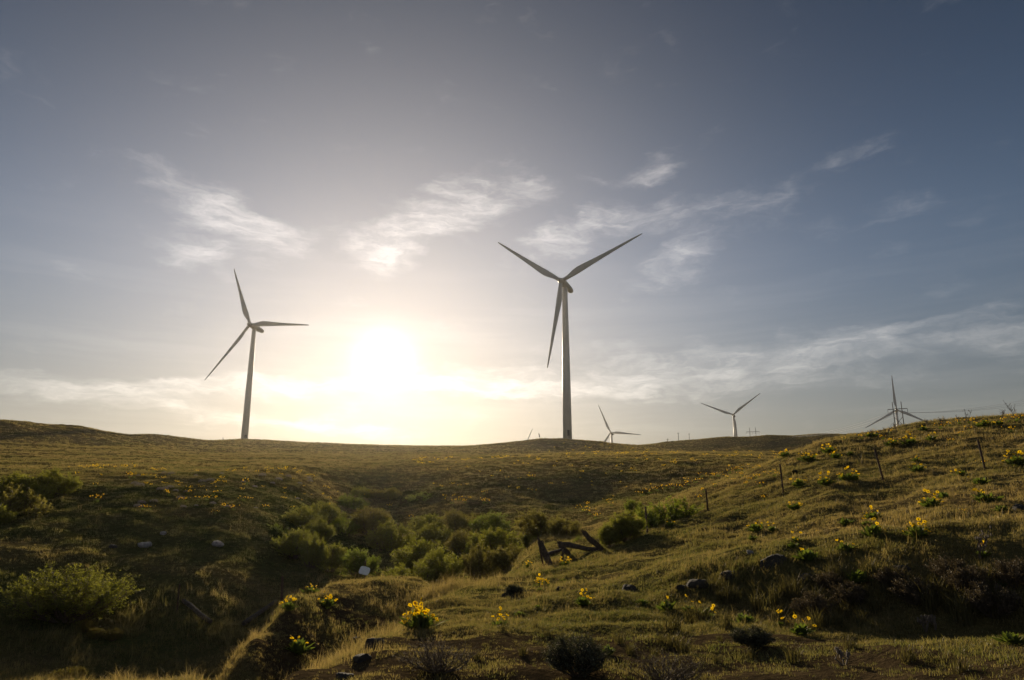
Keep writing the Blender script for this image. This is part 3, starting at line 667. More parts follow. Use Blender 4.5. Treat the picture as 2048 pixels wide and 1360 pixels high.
# ------------------------------------------------------------------ shrubs
def leaf_cards(b, p, d, size, r, n):
    """n small pointed leaves around a twig point"""
    for k in range(n):
        o = Vector((r.gauss(0, 1), r.gauss(0, 1), r.gauss(0, 1))).normalized(); dr = (d * .9 + o * .9).normalized(); sd_ = dr.cross(o).normalized() * size * .27
        q = p + o * size * .5; L = dr * size * r.uniform(.7, 1.2)
        b.add([q, q + L * .5 + sd_, q + L, q + L * .5 - sd_], [(0, 1, 2, 3)])
def shrub_meshes(seed, stems=16, leaf=.085, H_=3.0, W_=3.2, dense=1.0, upright=.5):
    """a many stemmed shrub, about H_ tall and W_ wide: returns foliage mesh and stem mesh"""
    r = random.Random(seed); fo = MB(); st = MB()
    for s in range(stems):
        a = r.uniform(0, 6.283); out = r.random() ** .55; hh = H_ * math.sqrt(max(1 - .80 * out * out, .05)) * r.uniform(.82, 1.04); rr = W_ * .46 * out
        base = Vector((math.cos(a) * rr * .15, math.sin(a) * rr * .15, -.05)); top = Vector((math.cos(a) * rr, math.sin(a) * rr, hh * .86))
        ctrl = Vector((math.cos(a) * rr * .8, math.sin(a) * rr * .8, hh * .35)); pts = []
        for k in range(7):
            t = k / 6; pts.append(base * (1 - t) ** 2 + ctrl * 2 * t * (1 - t) + top * t * t + Vector((r.gauss(0, .03), r.gauss(0, .03), 0)))
        st.tube(pts, [.035 * (1 - .75 * k / 6) for k in range(7)], 4, False)
        for k in range(int(20 * dense)):
            t = r.uniform(.22, 1.0); i = min(int(t * 6), 5); p = pts[i].lerp(pts[i + 1], t * 6 - i)
            d = Vector((r.gauss(0, 1), r.gauss(0, 1), r.gauss(.3, .6))); d = (d.normalized() + Vector((math.cos(a) * .5, math.sin(a) * .5, upright + t * .5))).normalized()
            ln = H_ * r.uniform(.14, .30) * (1.15 - .4 * t); e = p + d * ln + Vector((0, 0, ln * .15)); st.tube([p, p.lerp(e, .5), e], [.012, .008, .004], 3, False)
            for q in range(int(12 + ln * 10)):
                u = r.uniform(.15, 1.05); leaf_cards(fo, p.lerp(e, u), d, leaf * r.uniform(.7, 1.25), r, 2)
    return mesh('foliage', fo.v, fo.f), mesh('stem', st.v, st.f)
SH = [shrub_meshes(40 + k, 20 + k % 3 * 4, .115, 3.0, 3.2, 1.0, .35 + .12 * (k % 3)) for k in range(6)]
def put_shrub(px, top, wpx, d, label, k=None, material='willow', group=None, name='shrub', hmin=.8, wide=1.12):
    g = at(px, d); _, s = azs(px, top); w = wpx / F * d * wide; zt = s * d; g.z = min(g.z, zt - max(.72 * w, hmin)); h = zt - g.z
    k = R.randrange(6) if k is None else k; fo, st = SH[k]
    root = thing(name, g, label, 'shrub', group, R.uniform(0, 6.283), (w / 3.0, w / 3.0, h / 2.95))
    f = link('foliage', fo if material == 'willow' else fo.copy(), None, root)
    if len(f.data.materials) == 0: f.data.materials.append(M[material])
    elif material != 'willow': f.data.materials[0] = M[material]
    link('stem', st, M['twig'], root)
    if material == 'willow':
        f.material_slots[0].link = 'OBJECT'; f.material_slots[0].material = M[R.choice(['willow', 'willow', 'willow_olive', 'willow_green'])]
    return root
GR = 'green shrubs filling the gully'
for fo, st in SH: fo.materials.append(M['willow']); st.materials.append(M['twig'])
SHRUBS = [
 (615, 964, 52, 82, 'olive shrub, topmost left of the gully head'), (623, 992, 48, 74, 'dark shrub under the topmost left one at the gully head'), (722, 973, 36, 84, 'small round shrub at the gully head, above a wider dark one'), (703, 988, 56, 76, 'wide dark shrub in the upper gully below the two small round ones'),
 (751, 976, 28, 84, 'narrow shrub in the upper row between two round ones'), (782, 973, 38, 84, 'round shrub in the upper row right of the narrow one'), (847, 977, 74, 82, 'broad low shrub at the right end of the upper row'),
 (690, 1030, 52, 60, 'pale tipped shrub in the second row at the left'), (747, 1010, 70, 62, 'tall dark shrub in the middle of the second row'), (672, 1014, 40, 66, 'small shrub behind the pale tipped one on the left'),
 (788, 1042, 78, 55, 'wide shrub with ragged top in the middle of the gully'), (858, 1022, 58, 63, 'shrub behind the ragged one towards the sunny slope'), (872, 1045, 64, 57, 'low dark shrub between ragged shrub and large light green ones'),
 (919, 1015, 60, 62, 'shrub at the upper right of the thicket near yellow flowers'), (981, 1019, 66, 58, 'feathery shrub at the upper right, left of the largest'), (933, 1057, 58, 50, 'shrub half hidden behind the wide light green one'),
 (995, 1045, 100, 46, 'wide light green shrub in the centre of the thicket'), (1082, 1011, 96, 39, 'largest light green shrub at the right of the thicket'), (1126, 1029, 62, 35, 'rounded green shrub directly behind the broken timber fence'),
 (1056, 1064, 34, 37, 'dark shrub left of the leaning timber post'), (672, 1080, 52, 44, 'shrub with spiky top at the lower left of the thicket'), (726, 1090, 66, 42, 'spreading shrub above the pale sign'),
 (851, 1072, 96, 44, 'light topped shrub at the lower middle, behind two larger ones'), (828, 1122, 92, 35, 'front shrub with sunlit edge, nearest above the tall dry grass'), (885, 1100, 80, 37, 'tall front shrub joined to the sunlit edged one'),
 (963, 1088, 62, 37, 'left one of the paired front shrubs with pale trunks'), (1015, 1087, 56, 37, 'right one of the paired front shrubs with pale trunks'), (598, 1052, 70, 46, 'dim shrub at the left edge of the thicket'), (634, 1062, 40, 44, 'small spiky shrub beside the dim left one'),
 (1246, 1018, 66, 25.5, 'dark green shrub behind the pale grass, left of the steel post'), (1216, 1045, 46, 25, 'low left lobe shrub beside the dark green one on the slope'), (1335, 992, 104, 28, 'broad dark green shrub on the right slope behind a steel post'),
 (1264, 992, 34, 41, 'small bright shrub on the crest behind the dark ones'), (1158, 1072, 32, 30, 'little bright green shrub behind the timber fence'),
 (10, 938, 70, 59, 'shrub at the left frame edge, topmost of the cluster'), (112, 938, 60, 60, 'shrub at the right end of the left edge cluster'), (62, 944, 70, 58, 'middle shrub of the left edge cluster'), (32, 972, 90, 53, 'front shrub of the left edge cluster with yellow tips'), (-4, 1003, 50, 50, 'shrub cut by the left frame edge below the cluster'), (-2, 1080, 40, 46, 'lowest small shrub cut by the left frame edge'),
 (722, 909, 54, 185, 'dim low bush far up the draw, left of three'), (764, 907, 64, 190, 'dim low bush far up the draw, middle of three'), (808, 910, 54, 185, 'dim low bush far up the draw, right of three'), (868, 904, 30, 200, 'tiny far bush alone near the sunny skyline dip'),
 (505, 1039, 28, 58, 'small lone yellowish shrub on the dark left slope'), (612, 1012, 70, 56, 'shrub in shade between the gully head and dim left one'), (556, 1046, 50, 51, 'dusky shrub at the foot of the left slope, left of the dim one'), (652, 1000, 52, 60, 'dusky shrub above the pale tipped one at the gully edge'), (640, 1036, 54, 52, 'low dusky shrub between the dim left one and the pale tipped one')]
for px, top, w, d, lab in SHRUBS: put_shrub(px, top, w, d, lab, None, 'willow', GR if 560 < px < 1200 else None)
HF, HS = shrub_meshes(77, 34, .075, 3.0, 4.4, 1.5, .5)
def hero_shrub():
    g, d = spot(132, 1242); _, s = azs(132, 1128); h = s * d - g.z; w = 196 / F * d
    root = thing('shrub', g, 'large rounded shrub with sunlit yellow green tips, lower left', 'shrub', None, .4, (w / 4.2, w / 4.2, h / 2.95))
    link('foliage', HF, M['willow'], root); link('stem', HS, M['twig'], root)
hero_shrub()
put_shrub(214, 1236, 26, spot(214, 1262)[1], 'small yellow and orange leaved bush in the dark hollow, lower left', 1, 'bright_leaf', hmin=.5)
put_shrub(232, 1250, 22, spot(232, 1278)[1], 'small orange brown bush touching the yellow one, lower left', 3, 'bright_leaf', hmin=.4)
put_shrub(266, 1252, 24, spot(266, 1280)[1], 'small yellow bush right of the orange brown one, lower left', 2, 'bright_leaf', hmin=.4)
put_shrub(180, 1330, 34, spot(180, 1358)[1], 'green yellow sprig bush at the bottom edge, left of its twin', 4, 'bright_leaf', hmin=.3)
put_shrub(206, 1328, 26, spot(206, 1358)[1], 'green yellow sprig bush at the bottom edge, right of its twin', 5, 'bright_leaf', hmin=.3)
SCRUB = [shrub_meshes(120 + k, 26, .11, 3.0, 3.8, .7, .9) for k in range(3)]
for fo, st in SCRUB: fo.materials.append(M['dry_twig_leaf']); st.materials.append(M['twig'])
def low_shrub(px, base, wpx, hpx, label, seed, matl, leaf, dense=1.2):
    g, d = spot(px, base); w = wpx / F * d; h = hpx / F * d
    fo, st = shrub_meshes(seed, 44, leaf * 3.0 / max(w, .2) * .5, 3.0, 3.6, dense, .55)
    root = thing('low_shrub', g, label, 'shrub', None, 0, (w / 3.5, w / 3.5, h / 2.9))
    link('foliage', fo, M[matl], root); link('stem', st, M['twig'], root)
low_shrub(1155, 1352, 130, 72, 'dark dense low shrub at the bottom middle of the foreground', 81, 'sage', .035)
low_shrub(1505, 1294, 74, 34, 'low grey green cushion shrub at the foot of the bank', 82, 'sage', .03)
low_shrub(880, 1345, 160, 60, 'thin greyish twiggy shrub below the big flower clump', 83, 'dry_twig_leaf', .02, .45)
low_shrub(1330, 1372, 150, 60, 'pale twiggy dry shrub at the bottom edge right of the dark one', 84, 'dry_twig_leaf', .02, .45)
low_shrub(1028, 1194, 44, 22, 'small grey bush on the near rim left of the timber fence', 85, 'sage', .04, .7)
for q, (px, py, w, h) in enumerate(((1630, 1235, 70, 40), (1700, 1215, 64, 40), (1830, 1210, 70, 42), (1945, 1195, 76, 46), (1990, 1235, 80, 50), (2035, 1180, 70, 46), (1660, 1180, 50, 30), (1790, 1180, 54, 34), (1900, 1160, 60, 36))):
    g, d = spot(px, py); fo, st = (SCRUB[q % 3]); wq = w / F * d
    root = thing('low_shrub', g, 'dark low scrub among the rough growth on the shaded bank, lower right', 'shrub', 'dark scrub on the shaded bank', R.uniform(0, 6), (wq / 3.5, wq / 3.5, h / F * d / 2.9))
    link('foliage', fo, None, root); link('stem', st, None, root)
low_shrub(1590, 948, 10, 6, 'tiny grey bush near the skyline post on the right hill', 86, 'sage', .06, .3)

# ------------------------------------------------------------------ balsamroot: arrow leaves and yellow daisies
def leaf_rosette(seed, n, size=.30):
    r = random.Random(seed); b = MB()
    for k in range(n):
        a = r.uniform(0, 6.283); up = r.uniform(.55, 1.35); base = Vector((r.gauss(0, .05), r.gauss(0, .05), -.02)); L = size * r.uniform(.7, 1.25)
        dr = Vector((math.cos(a) * math.cos(up), math.sin(a) * math.cos(up), math.sin(up))); sd_ = Vector((-math.sin(a), math.cos(a), 0)); tw = r.uniform(-.7, .7); nn = dr.cross(sd_); sd_ = sd_ * math.cos(tw) + nn * math.sin(tw)
        pts = []; stl = .35
        for t, w in ((0, .012), (stl, .012), (stl + .02, .16), (stl + .22, .17), (.8, .10), (1, 0.0)):
            c = base + dr * L * t * 1.25 + Vector((0, 0, -.25 * L * t * t)) ; pts += [c - sd_ * w * L, c + Vector((0, 0, -.03 * L)), c + sd_ * w * L]
        fs = []
        for i in range(5): fs += [(i * 3, i * 3 + 1, i * 3 + 4, i * 3 + 3), (i * 3 + 1, i * 3 + 2, i * 3 + 5, i * 3 + 4)]
        b.add(pts, fs)
    return b
def flower_mesh(seed, dia=.10):
    """one daisy on its stalk: petals, domed disc, stalk; origin at the foot of the stalk, 1 m tall stalk is scaled by hand"""
    r = random.Random(seed); b = MB(); h = .40
    ta = seed * 1.047 + r.uniform(-.3, .3); tilt = Vector((math.cos(ta), math.sin(ta), r.uniform(.25, .9))).normalized(); c = Vector((r.uniform(-.03, .03), r.uniform(-.03, .03), h))
    b.tube([(0, 0, -.02), (c.x * .3, c.y * .3, h * .5), c], [.004, .0035, .003], 4, True, 2)
    u = tilt.orthogonal().normalized(); v = tilt.cross(u); n = 13
    for k in range(n):
        a = 2 * math.pi * (k + r.uniform(-.2, .2)) / n; d = u * math.cos(a) + v * math.sin(a); s = tilt.cross(d); L = dia * .5 * r.uniform(.85, 1.1); dz = tilt * r.uniform(-.15, .12) * L
        b.add([c + d * L * .2 - s * .005, c + d * L * .2 + s * .005, c + d * L * .65 + s * .0085 + dz * .5, c + d * L + dz, c + d * L * .65 - s * .0085 + dz * .5], [(0, 1, 2, 3, 4)], 0)
    ring = [c + (u * math.cos(a) + v * math.sin(a)) * dia * .15 + tilt * .002 for a in np.linspace(0, 6.283, 9)[:-1]]
    b.add(ring + [c + tilt * .014], [(i, (i + 1) % 8, 8) for i in range(8)], 1)
    me = mesh('flower', b.v, b.f, False, b.mi)
    for m in ('petal', 'disc', 'b_leaf'): me.materials.append(M[m])
    return me
FLW = [flower_mesh(s) for s in range(6)]
ROS = []
for s in range(6):
    b = leaf_rosette(300 + s, 46 + 4 * s, .34); me = mesh('leaves', b.v, b.f); me.materials.append(M['b_leaf']); ROS.append(me)
def balsam(px, py, wpx, nf, label, group=None, flat=1.0):
    """a leafy clump wpx wide with nf open flowers"""
    g, d = spot(px, py); w = wpx / F * d; s = min(max(w / .62, .35), 2.2)
    root = thing('balsamroot', g, label, 'flowering plant' if nf else 'leafy plant', group, R.uniform(0, 6.283), 1.0)
    big = 1 if s < 1.25 else int(s * 1.6)
    lv = link('leaves', ROS[R.randrange(6)], None, root); lv.scale = (s * .85, s * .85, min(s, 1.2) * .8 * flat)
    for k in range(int(nf * 1.6 + .4)):
        a = R.uniform(0, 6.283); rr = w * .46 * math.sqrt(R.random()); f = link('flower', FLW[R.randrange(6)], None, root)
        fs = min(s, 1.15) * R.uniform(.55, 1.0) * (1.0 if d < 16 else 1.1); f.location = (rr * math.cos(a), rr * math.sin(a), 0); f.scale = (max(fs, .62),) * 2 + (max(fs, .62) * flat * R.uniform(.75, 1.1) * (1.12 - .55 * (rr / max(w * .46, .01)) ** 2),); f.rotation_euler = (R.gauss(0, .12), R.gauss(0, .12), R.uniform(0, 6))
    return root
def c8(x, y, w): return 1448 + x / 2.615, 840 + y / 2.615, w / 2.615
def c7(x, y, w): return 1040 + x / 2.615, 840 + y / 2.615, w / 2.615
def c6(x, y, w): return 560 + x / 2.615, 840 + y / 2.615, w / 2.615
PL = [
 (*c6(730, 1100, 190), 30, 'biggest mound of yellow daisies on the near rim, left of centre'), (*c6(1145, 1095, 95), 9, 'upright yellow daisies on the grassy foreground right of the big mound'), (*c6(240, 985, 100), 12, 'yellow daisy clump on the flank between the two grass rims'),
 (*c6(40, 1000, 90), 8, 'yellow daisies on the bright left rim below the thin post'), (*c6(155, 915, 110), 7, 'sparse yellow daisies at the upper end of the left rim'), (*c6(490, 815, 24), 3, 'tiny yellow bloom beside the pale sign'),
 (*c6(1255, 1035, 45), 0, 'small leafy plant without flowers right of the upright daisies'), (*c6(1345, 1000, 60), 0, 'small leafy plant below the small grey bush'), (*c6(95, 1225, 140), 3, 'yellow green leafy patch at the lower end of the left rim'), (*c6(1370, 880, 80), 22, 'dense yellow daisy clump below the leaning timber post'),
 (*c6(1360, 905, 20), 1, 'single yellow daisy just below the dense clump by the timber fence'), (*c7(45, 775, 48), 8, 'small yellow daisy clump left of the leaning timber post'), (*c7(235, 770, 70), 10, 'yellow daisies growing under the level timber rail'), (*c7(330, 975, 95), 7, 'low yellow daisies in the middle of the sunny foreground grass'),
 (*c7(225, 850, 30), 0, 'leafy sprig between the timber fence and the small dark rock'), (*c7(785, 560, 60), 5, 'yellow daisies on the pale slope right of the front steel post'), (*c7(640, 975, 75), 0, 'bright leafy plant on the bank, left of the long leafy one'), (*c7(770, 1005, 120), 1, 'long bright leafy plant on the lower bank'), (*c7(880, 1010, 80), 2, 'bright leafy plant with a bud right of the long leafy one'),
 (*c7(965, 1045, 120), 4, 'leafy plant with few tall yellow daisies at the foot of the bank'), (*c8(110, 1085, 130), 0, 'pale green leafy plant above the grey cushion shrub'), (*c8(400, 1130, 120), 4, 'leafy plant with small daisies right of the grey cushion shrub'), (*c8(300, 1095, 44), 3, 'few small daisies just above the grey cushion shrub'),
 (*c8(370, 475, 80), 11, 'daisy clump on the slope, right of the pale shoulder post'), (*c8(165, 590, 95), 5, 'leafy daisy plant on the pale slope left of centre of the hill'), (*c8(255, 585, 55), 3, 'small daisy plant touching the leafy one on the pale slope'), (*c8(150, 632, 60), 0, 'flowerless leafy plant below the leafy daisy plant'),
 (*c8(380, 640, 46), 2, 'thin daisy stalks above the blocky rock'), (*c8(360, 668, 60), 2, 'leafy stalks with buds just above the blocky rock'), (*c8(440, 745, 140), 2, 'large leafy plant beside the blocky rock on the bank'), (*c8(640, 695, 105), 3, 'leafy daisy plant on the bank crest right of the blocky rock'),
 (*c8(640, 555, 85), 0, 'flowerless leafy plant high on the middle slope'), (*c8(785, 525, 90), 8, 'upright daisy clump in the middle of the right hill'), (*c8(750, 560, 60), 3, 'leafy daisy plant directly below the upright clump'), (*c8(780, 625, 145), 3, 'wide leafy plant with two daisies on the middle of the hill'),
 (*c8(1020, 625, 140), 12, 'showy daisy clump with dark leafy base in the middle right'), (*c8(1085, 465, 105), 14, 'dense yellow daisy clump above the showy one'), (*c8(1150, 415, 70), 0, 'flowerless leafy plant above the dense clump on the right'), (*c8(1370, 440, 115), 6, 'leafy daisy plant near the right edge of the hill'),
 (*c8(1450, 485, 65), 0, 'flowerless leafy plant at the far right of the hill'), (*c8(1240, 300, 65), 5, 'daisy plant left of the highest steel post'), (*c8(1345, 345, 85), 1, 'leafy plant under the highest steel post'), (*c8(1530, 245, 110), 12, 'large daisy clump right of the highest steel post'),
 (*c8(1365, 725, 55), 3, 'lone daisies above the dark hollow at the far right'), (*c8(700, 865, 150), 0, 'broad bright leafy plant on the shaded bank'), (*c8(1450, 890, 60), 0, 'dim leafy plant deep in the shaded bank at the right'),
 (*c8(395, 355, 90), 9, 'daisy clump right of the pale shoulder post'), (*c8(535, 345, 82), 12, 'daisy clump between the shoulder post and the leaning post'), (*c8(660, 325, 115), 14, 'wide daisy clump left of the leaning post'), (*c8(1010, 275, 75), 6, 'daisy plant right of the leaning post'), (*c8(1005, 220, 42), 4, 'small daisy plant up the slope from the leaning post'),
 (*c8(880, 140, 90), 12, 'left part of the yellow flower band near the crest'), (*c8(975, 135, 90), 12, 'right part of the yellow flower band near the crest'), (*c8(1090, 110, 60), 4, 'leafy daisies beyond the flower band near the crest'), (*c8(440, 220, 110), 16, 'wide daisy clump below the crest on the left shoulder'),
 (*c8(550, 180, 85), 12, 'daisy clump on the crest shoulder with a second one below it'), (*c8(585, 205, 65), 8, 'daisy clump just below the crest shoulder clump'), (*c8(660, 190, 50), 0, 'dark leafy plant between the crest shoulder clump and flower band'), (*c8(320, 195, 60), 7, 'daisy clump on the crest left of the wide clump'),
 (*c8(1370, 40, 110), 16, 'daisy clump on the skyline near the right edge'), (*c8(1440, 30, 50), 5, 'small daisy plant right of the skyline clump'), (*c8(770, 95, 60), 6, 'daisies on the crest below the double power poles'), (*c8(1045, 60, 50), 5, 'daisies close to the skyline right of the double power poles'),
 (2025, 1290, 40, 0, 'leafy plant in the bottom right grass'), (1215, 1310, 30, 0, 'leafy sprout left of the pale twiggy shrub')]
for px, py, w, nf, lab in PL: balsam(px, py, w, nf, lab)
# smaller clumps farther off: one mesh each
def far_clump(seed, nf):
    r = random.Random(seed); b = leaf_rosette(500 + seed, 10, .24)
    for k in range(nf):
        c = Vector((r.gauss(0, .2), r.gauss(0, .2), r.uniform(.28, .48)))
        for e in range(3):
            n = Vector((r.gauss(0, 1), r.gauss(0, 1), r.gauss(0, 1))).normalized(); u = n.orthogonal().normalized() * .042; v = n.cross(u)
            b.add([c + u, c + v, c - u, c - v], [(0, 1, 2, 3)], 1)
    me = mesh('balsamroot', b.v, b.f, False, b.mi); me.materials.append(M['b_leaf']); me.materials.append(M['petal']); return me
FC = [far_clump(s, 7 + s) for s in range(5)]
def far_bunch(lst, label, group):
    for px, py, s in lst:
        g, d = spot(px, py); o = link('balsamroot', FC[R.randrange(5)], None); o.location = g; o.rotation_euler = (0, 0, R.uniform(0, 6)); k = s / F * d / .6; o.scale = (k, k, min(k, 1.3)); tag(o, label, 'flowering plant', group)
def c5(x, y, w): return x / 2.615, 840 + y / 2.615, w / 2.615
far_bunch([c5(*q) for q in ((510, 432, 46), (690, 310, 40), (885, 400, 38), (985, 390, 30), (1115, 401, 40), (940, 430, 30), (970, 430, 26), (1040, 424, 30), (1080, 424, 30), (1135, 420, 26), (1180, 467, 36), (1220, 476, 34), (745, 472, 30), (785, 470, 24), (1390, 468, 30), (1290, 342, 40), (1270, 425, 30), (1310, 424, 22), (1125, 495, 24), (500, 350, 22), (1530, 470, 24), (800, 275, 22))],
          'small yellow daisy clump among those scattered on the left slope', 'small daisy clumps on the left slope')
far_bunch([c6(*q) for q in ((900, 440, 40), (935, 425, 40), (965, 440, 34), (1000, 420, 26), (1065, 440, 40), (1085, 438, 30), (860, 410, 26), (850, 360, 24), (1070, 392, 26), (1110, 305, 22), (1185, 312, 20), (1320, 310, 34), (1415, 345, 22), (1330, 380, 24), (690, 520, 30), (575, 460, 24), (430, 405, 26), (1250, 315, 18), (1480, 340, 18), (940, 352, 20))],
          'small yellow daisy clump among those beyond the gully shrubs', 'small daisy clumps beyond the gully shrubs')
far_bunch([c7(*q) for q in ((330, 480, 46), (365, 500, 50), (395, 520, 40), (345, 455, 34), (455, 440, 36), (480, 450, 30), (640, 400, 40), (680, 385, 40), (720, 375, 40), (765, 365, 44), (800, 360, 40), (840, 365, 36), (880, 345, 36), (920, 330, 40), (955, 300, 40), (1000, 305, 44), (1040, 300, 36), (960, 380, 30), (940, 420, 34), (1020, 350, 24), (1090, 310, 26), (1130, 270, 26), (1165, 275, 30), (1175, 310, 24), (1240, 310, 30), (1200, 320, 24), (1100, 255, 22), (1280, 290, 26), (1330, 280, 24), (1350, 200, 30), (1390, 185, 34), (1160, 250, 20), (980, 190, 18), (860, 320, 22), (1250, 255, 20), (1180, 340, 22))],
          'small yellow daisy clump among those along the crest above the dark shrubs', 'small daisy clumps along the right hand crest')
far_bunch([c8(*q) for q in ((30, 280, 30), (75, 265, 30), (95, 300, 34), (150, 265, 26), (175, 310, 30), (190, 350, 30), (40, 325, 24), (110, 345, 24), (215, 420, 30), (265, 300, 34), (270, 210, 24), (720, 100, 30), (800, 85, 30), (830, 105, 30), (870, 75, 30), (1130, 50, 34), (1180, 35, 30), (1230, 25, 34), (1290, 20, 34), (1490, 15, 40), (1530, 10, 40), (1500, 70, 36), (1290, 60, 34), (1230, 85, 30), (490, 590, 16), (1260, 490, 24), (1350, 235, 24), (630, 105, 20), (960, 80, 24), (340, 150, 20), (1190, 120, 26))],
          'small yellow daisy clump among those dotted over the upper right hill', 'small daisy clumps on the upper right hill')
def mound_mesh(seed):
    r = random.Random(seed); b = MB()
    for k in range(420):
        a = r.uniform(0, 6.283); e = math.asin(r.random() ** .8); n = Vector((math.cos(a) * math.cos(e), math.sin(a) * math.cos(e), math.sin(e))); p = Vector((n.x * .5, n.y * .5, n.z * .32)) * r.uniform(.8, 1.05)
        leaf_cards(b, p, n, .10, r, 1)
    return mesh('mound', b.v, b.f)
MM = [mound_mesh(s) for s in range(3)]
M['mauve'] = leafmat('pale_mauve_bloom', (.19, .165, .165), (.13, .125, .10), .4, tint=(1, 1, .95))
for k in range(34):
    r_ = random.Random(600 + k); px = r_.uniform(260, 620); py = 946 + (px - 325) * .02 + r_.random() ** 1.3 * 70
    g, d = spot(px, py); o = link('flower_mound', MM[k % 3], M['mauve']); w = r_.uniform(7, 15) / F * d; o.location = g; o.scale = (w, w, w); o.rotation_euler = (0, 0, r_.uniform(0, 6)); tag(o, 'low pale grey mauve mound among those along the brow of the left slope', 'low plant', 'pale low mounds on the brow of the left slope')
# specks of bloom too far and small to count
def bloom():
    r = random.Random(3); T = []
    for s in range(3):
        b = MB()
        for k in range(10):
            c = Vector((r.gauss(0, .2), r.gauss(0, .2), r.uniform(.1, .3))); n = Vector((r.gauss(0, 1), r.gauss(0, 1), r.gauss(0, 1))).normalized(); u = n.orthogonal().normalized() * .05; v = n.cross(u); b.add([c + u, c + v, c - u, c - v], [(0, 1, 2, 3)])
        T.append(mesh('bloom', b.v, b.f))
    P = []
    for (n, d0, d1, a0, a1) in ((240, 62, 88, -34, -14), (260, 78, 150, -8, 20), (160, 150, 330, 2, 24)):
        x, y = field(n, d0, d1, a0, a1); k = fbm(x / 9, y / 9, 401, 3) > .02; P.append(np.stack([x[k], y[k], H(x[k], y[k])], -1))
    P = np.concatenate(P); n = len(P); d = np.hypot(P[:, 0], P[:, 1])
    scatter('wildflower_specks', T, P, NR.uniform(.6, 1.1, n) * np.clip(d / 90, .7, 1.8), NR.integers(0, 3, n), np.zeros(n), M['petal'], 'tiny yellow blooms speckling the distant grass', 'wildflowers')
bloom()

# ------------------------------------------------------------------ dark bunchgrass tufts and dead weeds
BG = [tuft_mesh(60, .17, .006, .05, .6, 900 + s) for s in range(3)]
for px, py, w in ((1072, 1258, 20), (1085, 1262, 16), (1097, 1275, 24), (1124, 1282, 26), (1238, 1288, 34), (1262, 1310, 26), (1322, 1286, 26), (1260, 1303, 20), (1310, 1312, 26), (1435, 1325, 24), (1370, 1308, 44), (1345, 1298, 44), (1046, 1310, 28), (1005, 1262, 20), (1290, 1245, 18), (1440, 1283, 20), (955, 1320, 24), (1390, 1250, 60), (1345, 1262, 50), (1815, 1322, 40), (1590, 1325, 44), (1500, 1318, 30), (1700, 1300, 34), (1920, 1345, 40)):
    g, d = spot(px, py); o = link('bunchgrass', BG[R.randrange(3)], M['tuft']); k = w / F * d / .17; o.location = g; o.scale = (k, k, k * .9); o.rotation_euler = (0, 0, R.uniform(0, 6))
    tag(o, 'dark little bunchgrass tuft casting a shadow on the bare foreground', 'grass tuft', 'dark bunchgrass tufts on the bare foreground')
for k in range(46):
    r_ = random.Random(2000 + k); px = r_.uniform(1380, 2046); py = r_.uniform(1150, 1262) + (px - 1400) * .012; g, d = spot(px, py); k_ = r_.uniform(26, 52) / F * d / .17
    o = link('grass_tussock', BG[k % 3], M['tuft']); o.location = g; o.scale = (k_ * .8, k_ * .8, k_ * 1.1); o.rotation_euler = (0, 0, r_.uniform(0, 6)); tag(o, 'coarse dark grass tussock among others on the shaded bank, lower right', 'grass tuft', 'coarse tussocks on the shaded bank')
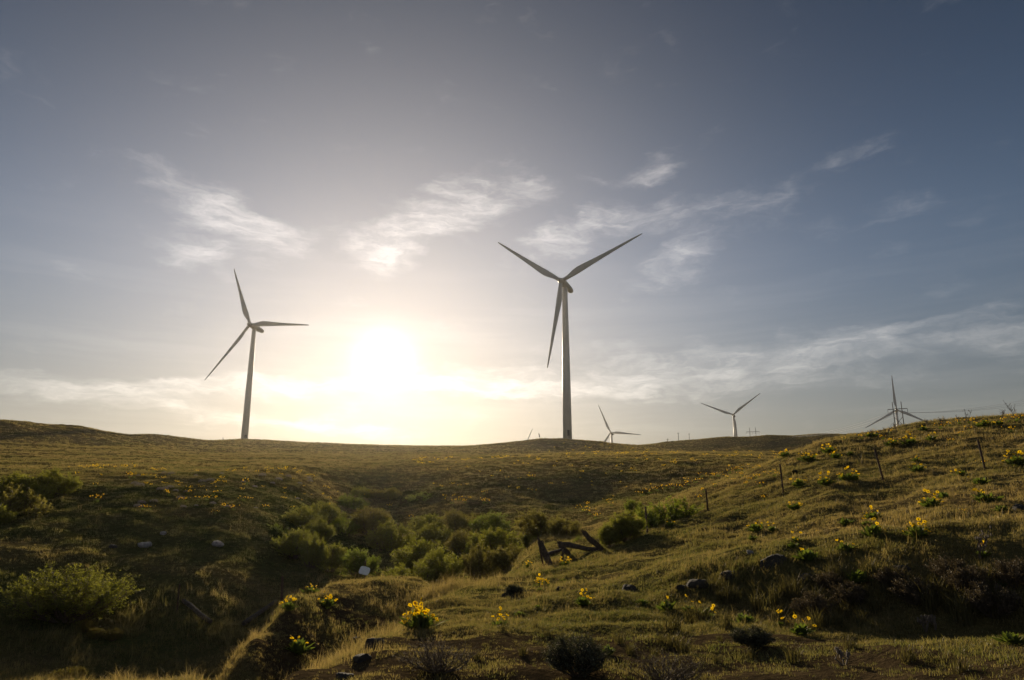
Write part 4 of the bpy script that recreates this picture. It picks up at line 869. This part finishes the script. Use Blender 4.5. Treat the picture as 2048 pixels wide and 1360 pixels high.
def weed(px, py, hpx, seed, label, dist=None, pale=False):
    r = random.Random(seed); g, d = spot(px, py) if dist is None else (at(px, dist), dist); h = hpx / F * d; b = MB()
    for k in range(r.randint(3, 5)):
        a = r.uniform(0, 6.283); ln = h * r.uniform(.6, 1); tip = Vector((math.cos(a) * ln * .4, math.sin(a) * ln * .4, ln)); m1 = tip * .5 + Vector((r.gauss(0, .03), r.gauss(0, .03), 0)); b.tube([(0, 0, -.03), m1, tip], [.011, .009, .005], 4)
        for e in range(5):
            t = r.uniform(.4, .95); p = tip * t; q = p + Vector((r.gauss(0, 1), r.gauss(0, 1), 1.1)).normalized() * ln * .24; b.tube([p, q], [.007, .005], 3); b.tube([q, q + Vector((0, 0, .03))], [.014, .01], 4)
    o = b.build('dead_weed', M['dead']); o.location = g; tag(o, label, 'dead weed', 'bare dead weed stalks')
for px, py, h, lab in ((2030, 832, 26, 'tall dead weed on the skyline at the right frame edge'), (2005, 834, 16, 'thin dead weed on the skyline just left of the tallest'), (1935, 842, 22, 'branching dead weed on the skyline, middle of the hill crest'), (1918, 844, 16, 'small dead weed left of the branching one on the skyline'),
                       (1885, 848, 16, 'dead weed on the skyline right of the power poles'), (1858, 852, 16, 'short dead weed nearest right of the power poles'), (1775, 868, 20, 'dead weed on the crest left of the power poles'), (1757, 872, 14, 'short dead weed on the crest farther left of the power poles'), (1740, 874, 14, 'faint dead weed at the left end of the hill crest'), (1797, 864, 18, 'dead weed right beside the distant turbine tower foot')):
    weed(px, py + 3, h, px, lab)
for px, py, h, lab in ((1852, 1268, 28, 'pale branching dead twig at the foot of the shaded bank'), (1870, 1262, 20, 'second dead twig at the foot of the shaded bank'), (1690, 1330, 22, 'dead twig lying in the bottom right grass'), (1960, 1120, 44, 'dry bush of dead stalks above the dark hollow, far right')): weed(px, py, h, px, lab)

HAZE = .000034      # thin evening haze, scattering forwards
def haze():
    b = MB(); x0, x1, y0, y1, z0, z1 = -1400, 1400, -200, 1500, -30, 190
    b.add([(x0, y0, z0), (x1, y0, z0), (x1, y1, z0), (x0, y1, z0), (x0, y0, z1), (x1, y0, z1), (x1, y1, z1), (x0, y1, z1)], [(3, 2, 1, 0), (4, 5, 6, 7), (0, 1, 5, 4), (1, 2, 6, 5), (2, 3, 7, 6), (3, 0, 4, 7)])
    m = bpy.data.materials.new('haze_air'); m.use_nodes = True; t = NT(m.node_tree); t.n.clear()
    v = t.node('ShaderNodeVolumePrincipled', {'Color': (1, .97, .92, 1), 'Density': HAZE, 'Anisotropy': .75})
    o = t.node('ShaderNodeOutputMaterial'); t.l.new(v.outputs[0], o.inputs['Volume'])
    tag(b.build('haze', m), kind='stuff')
haze()
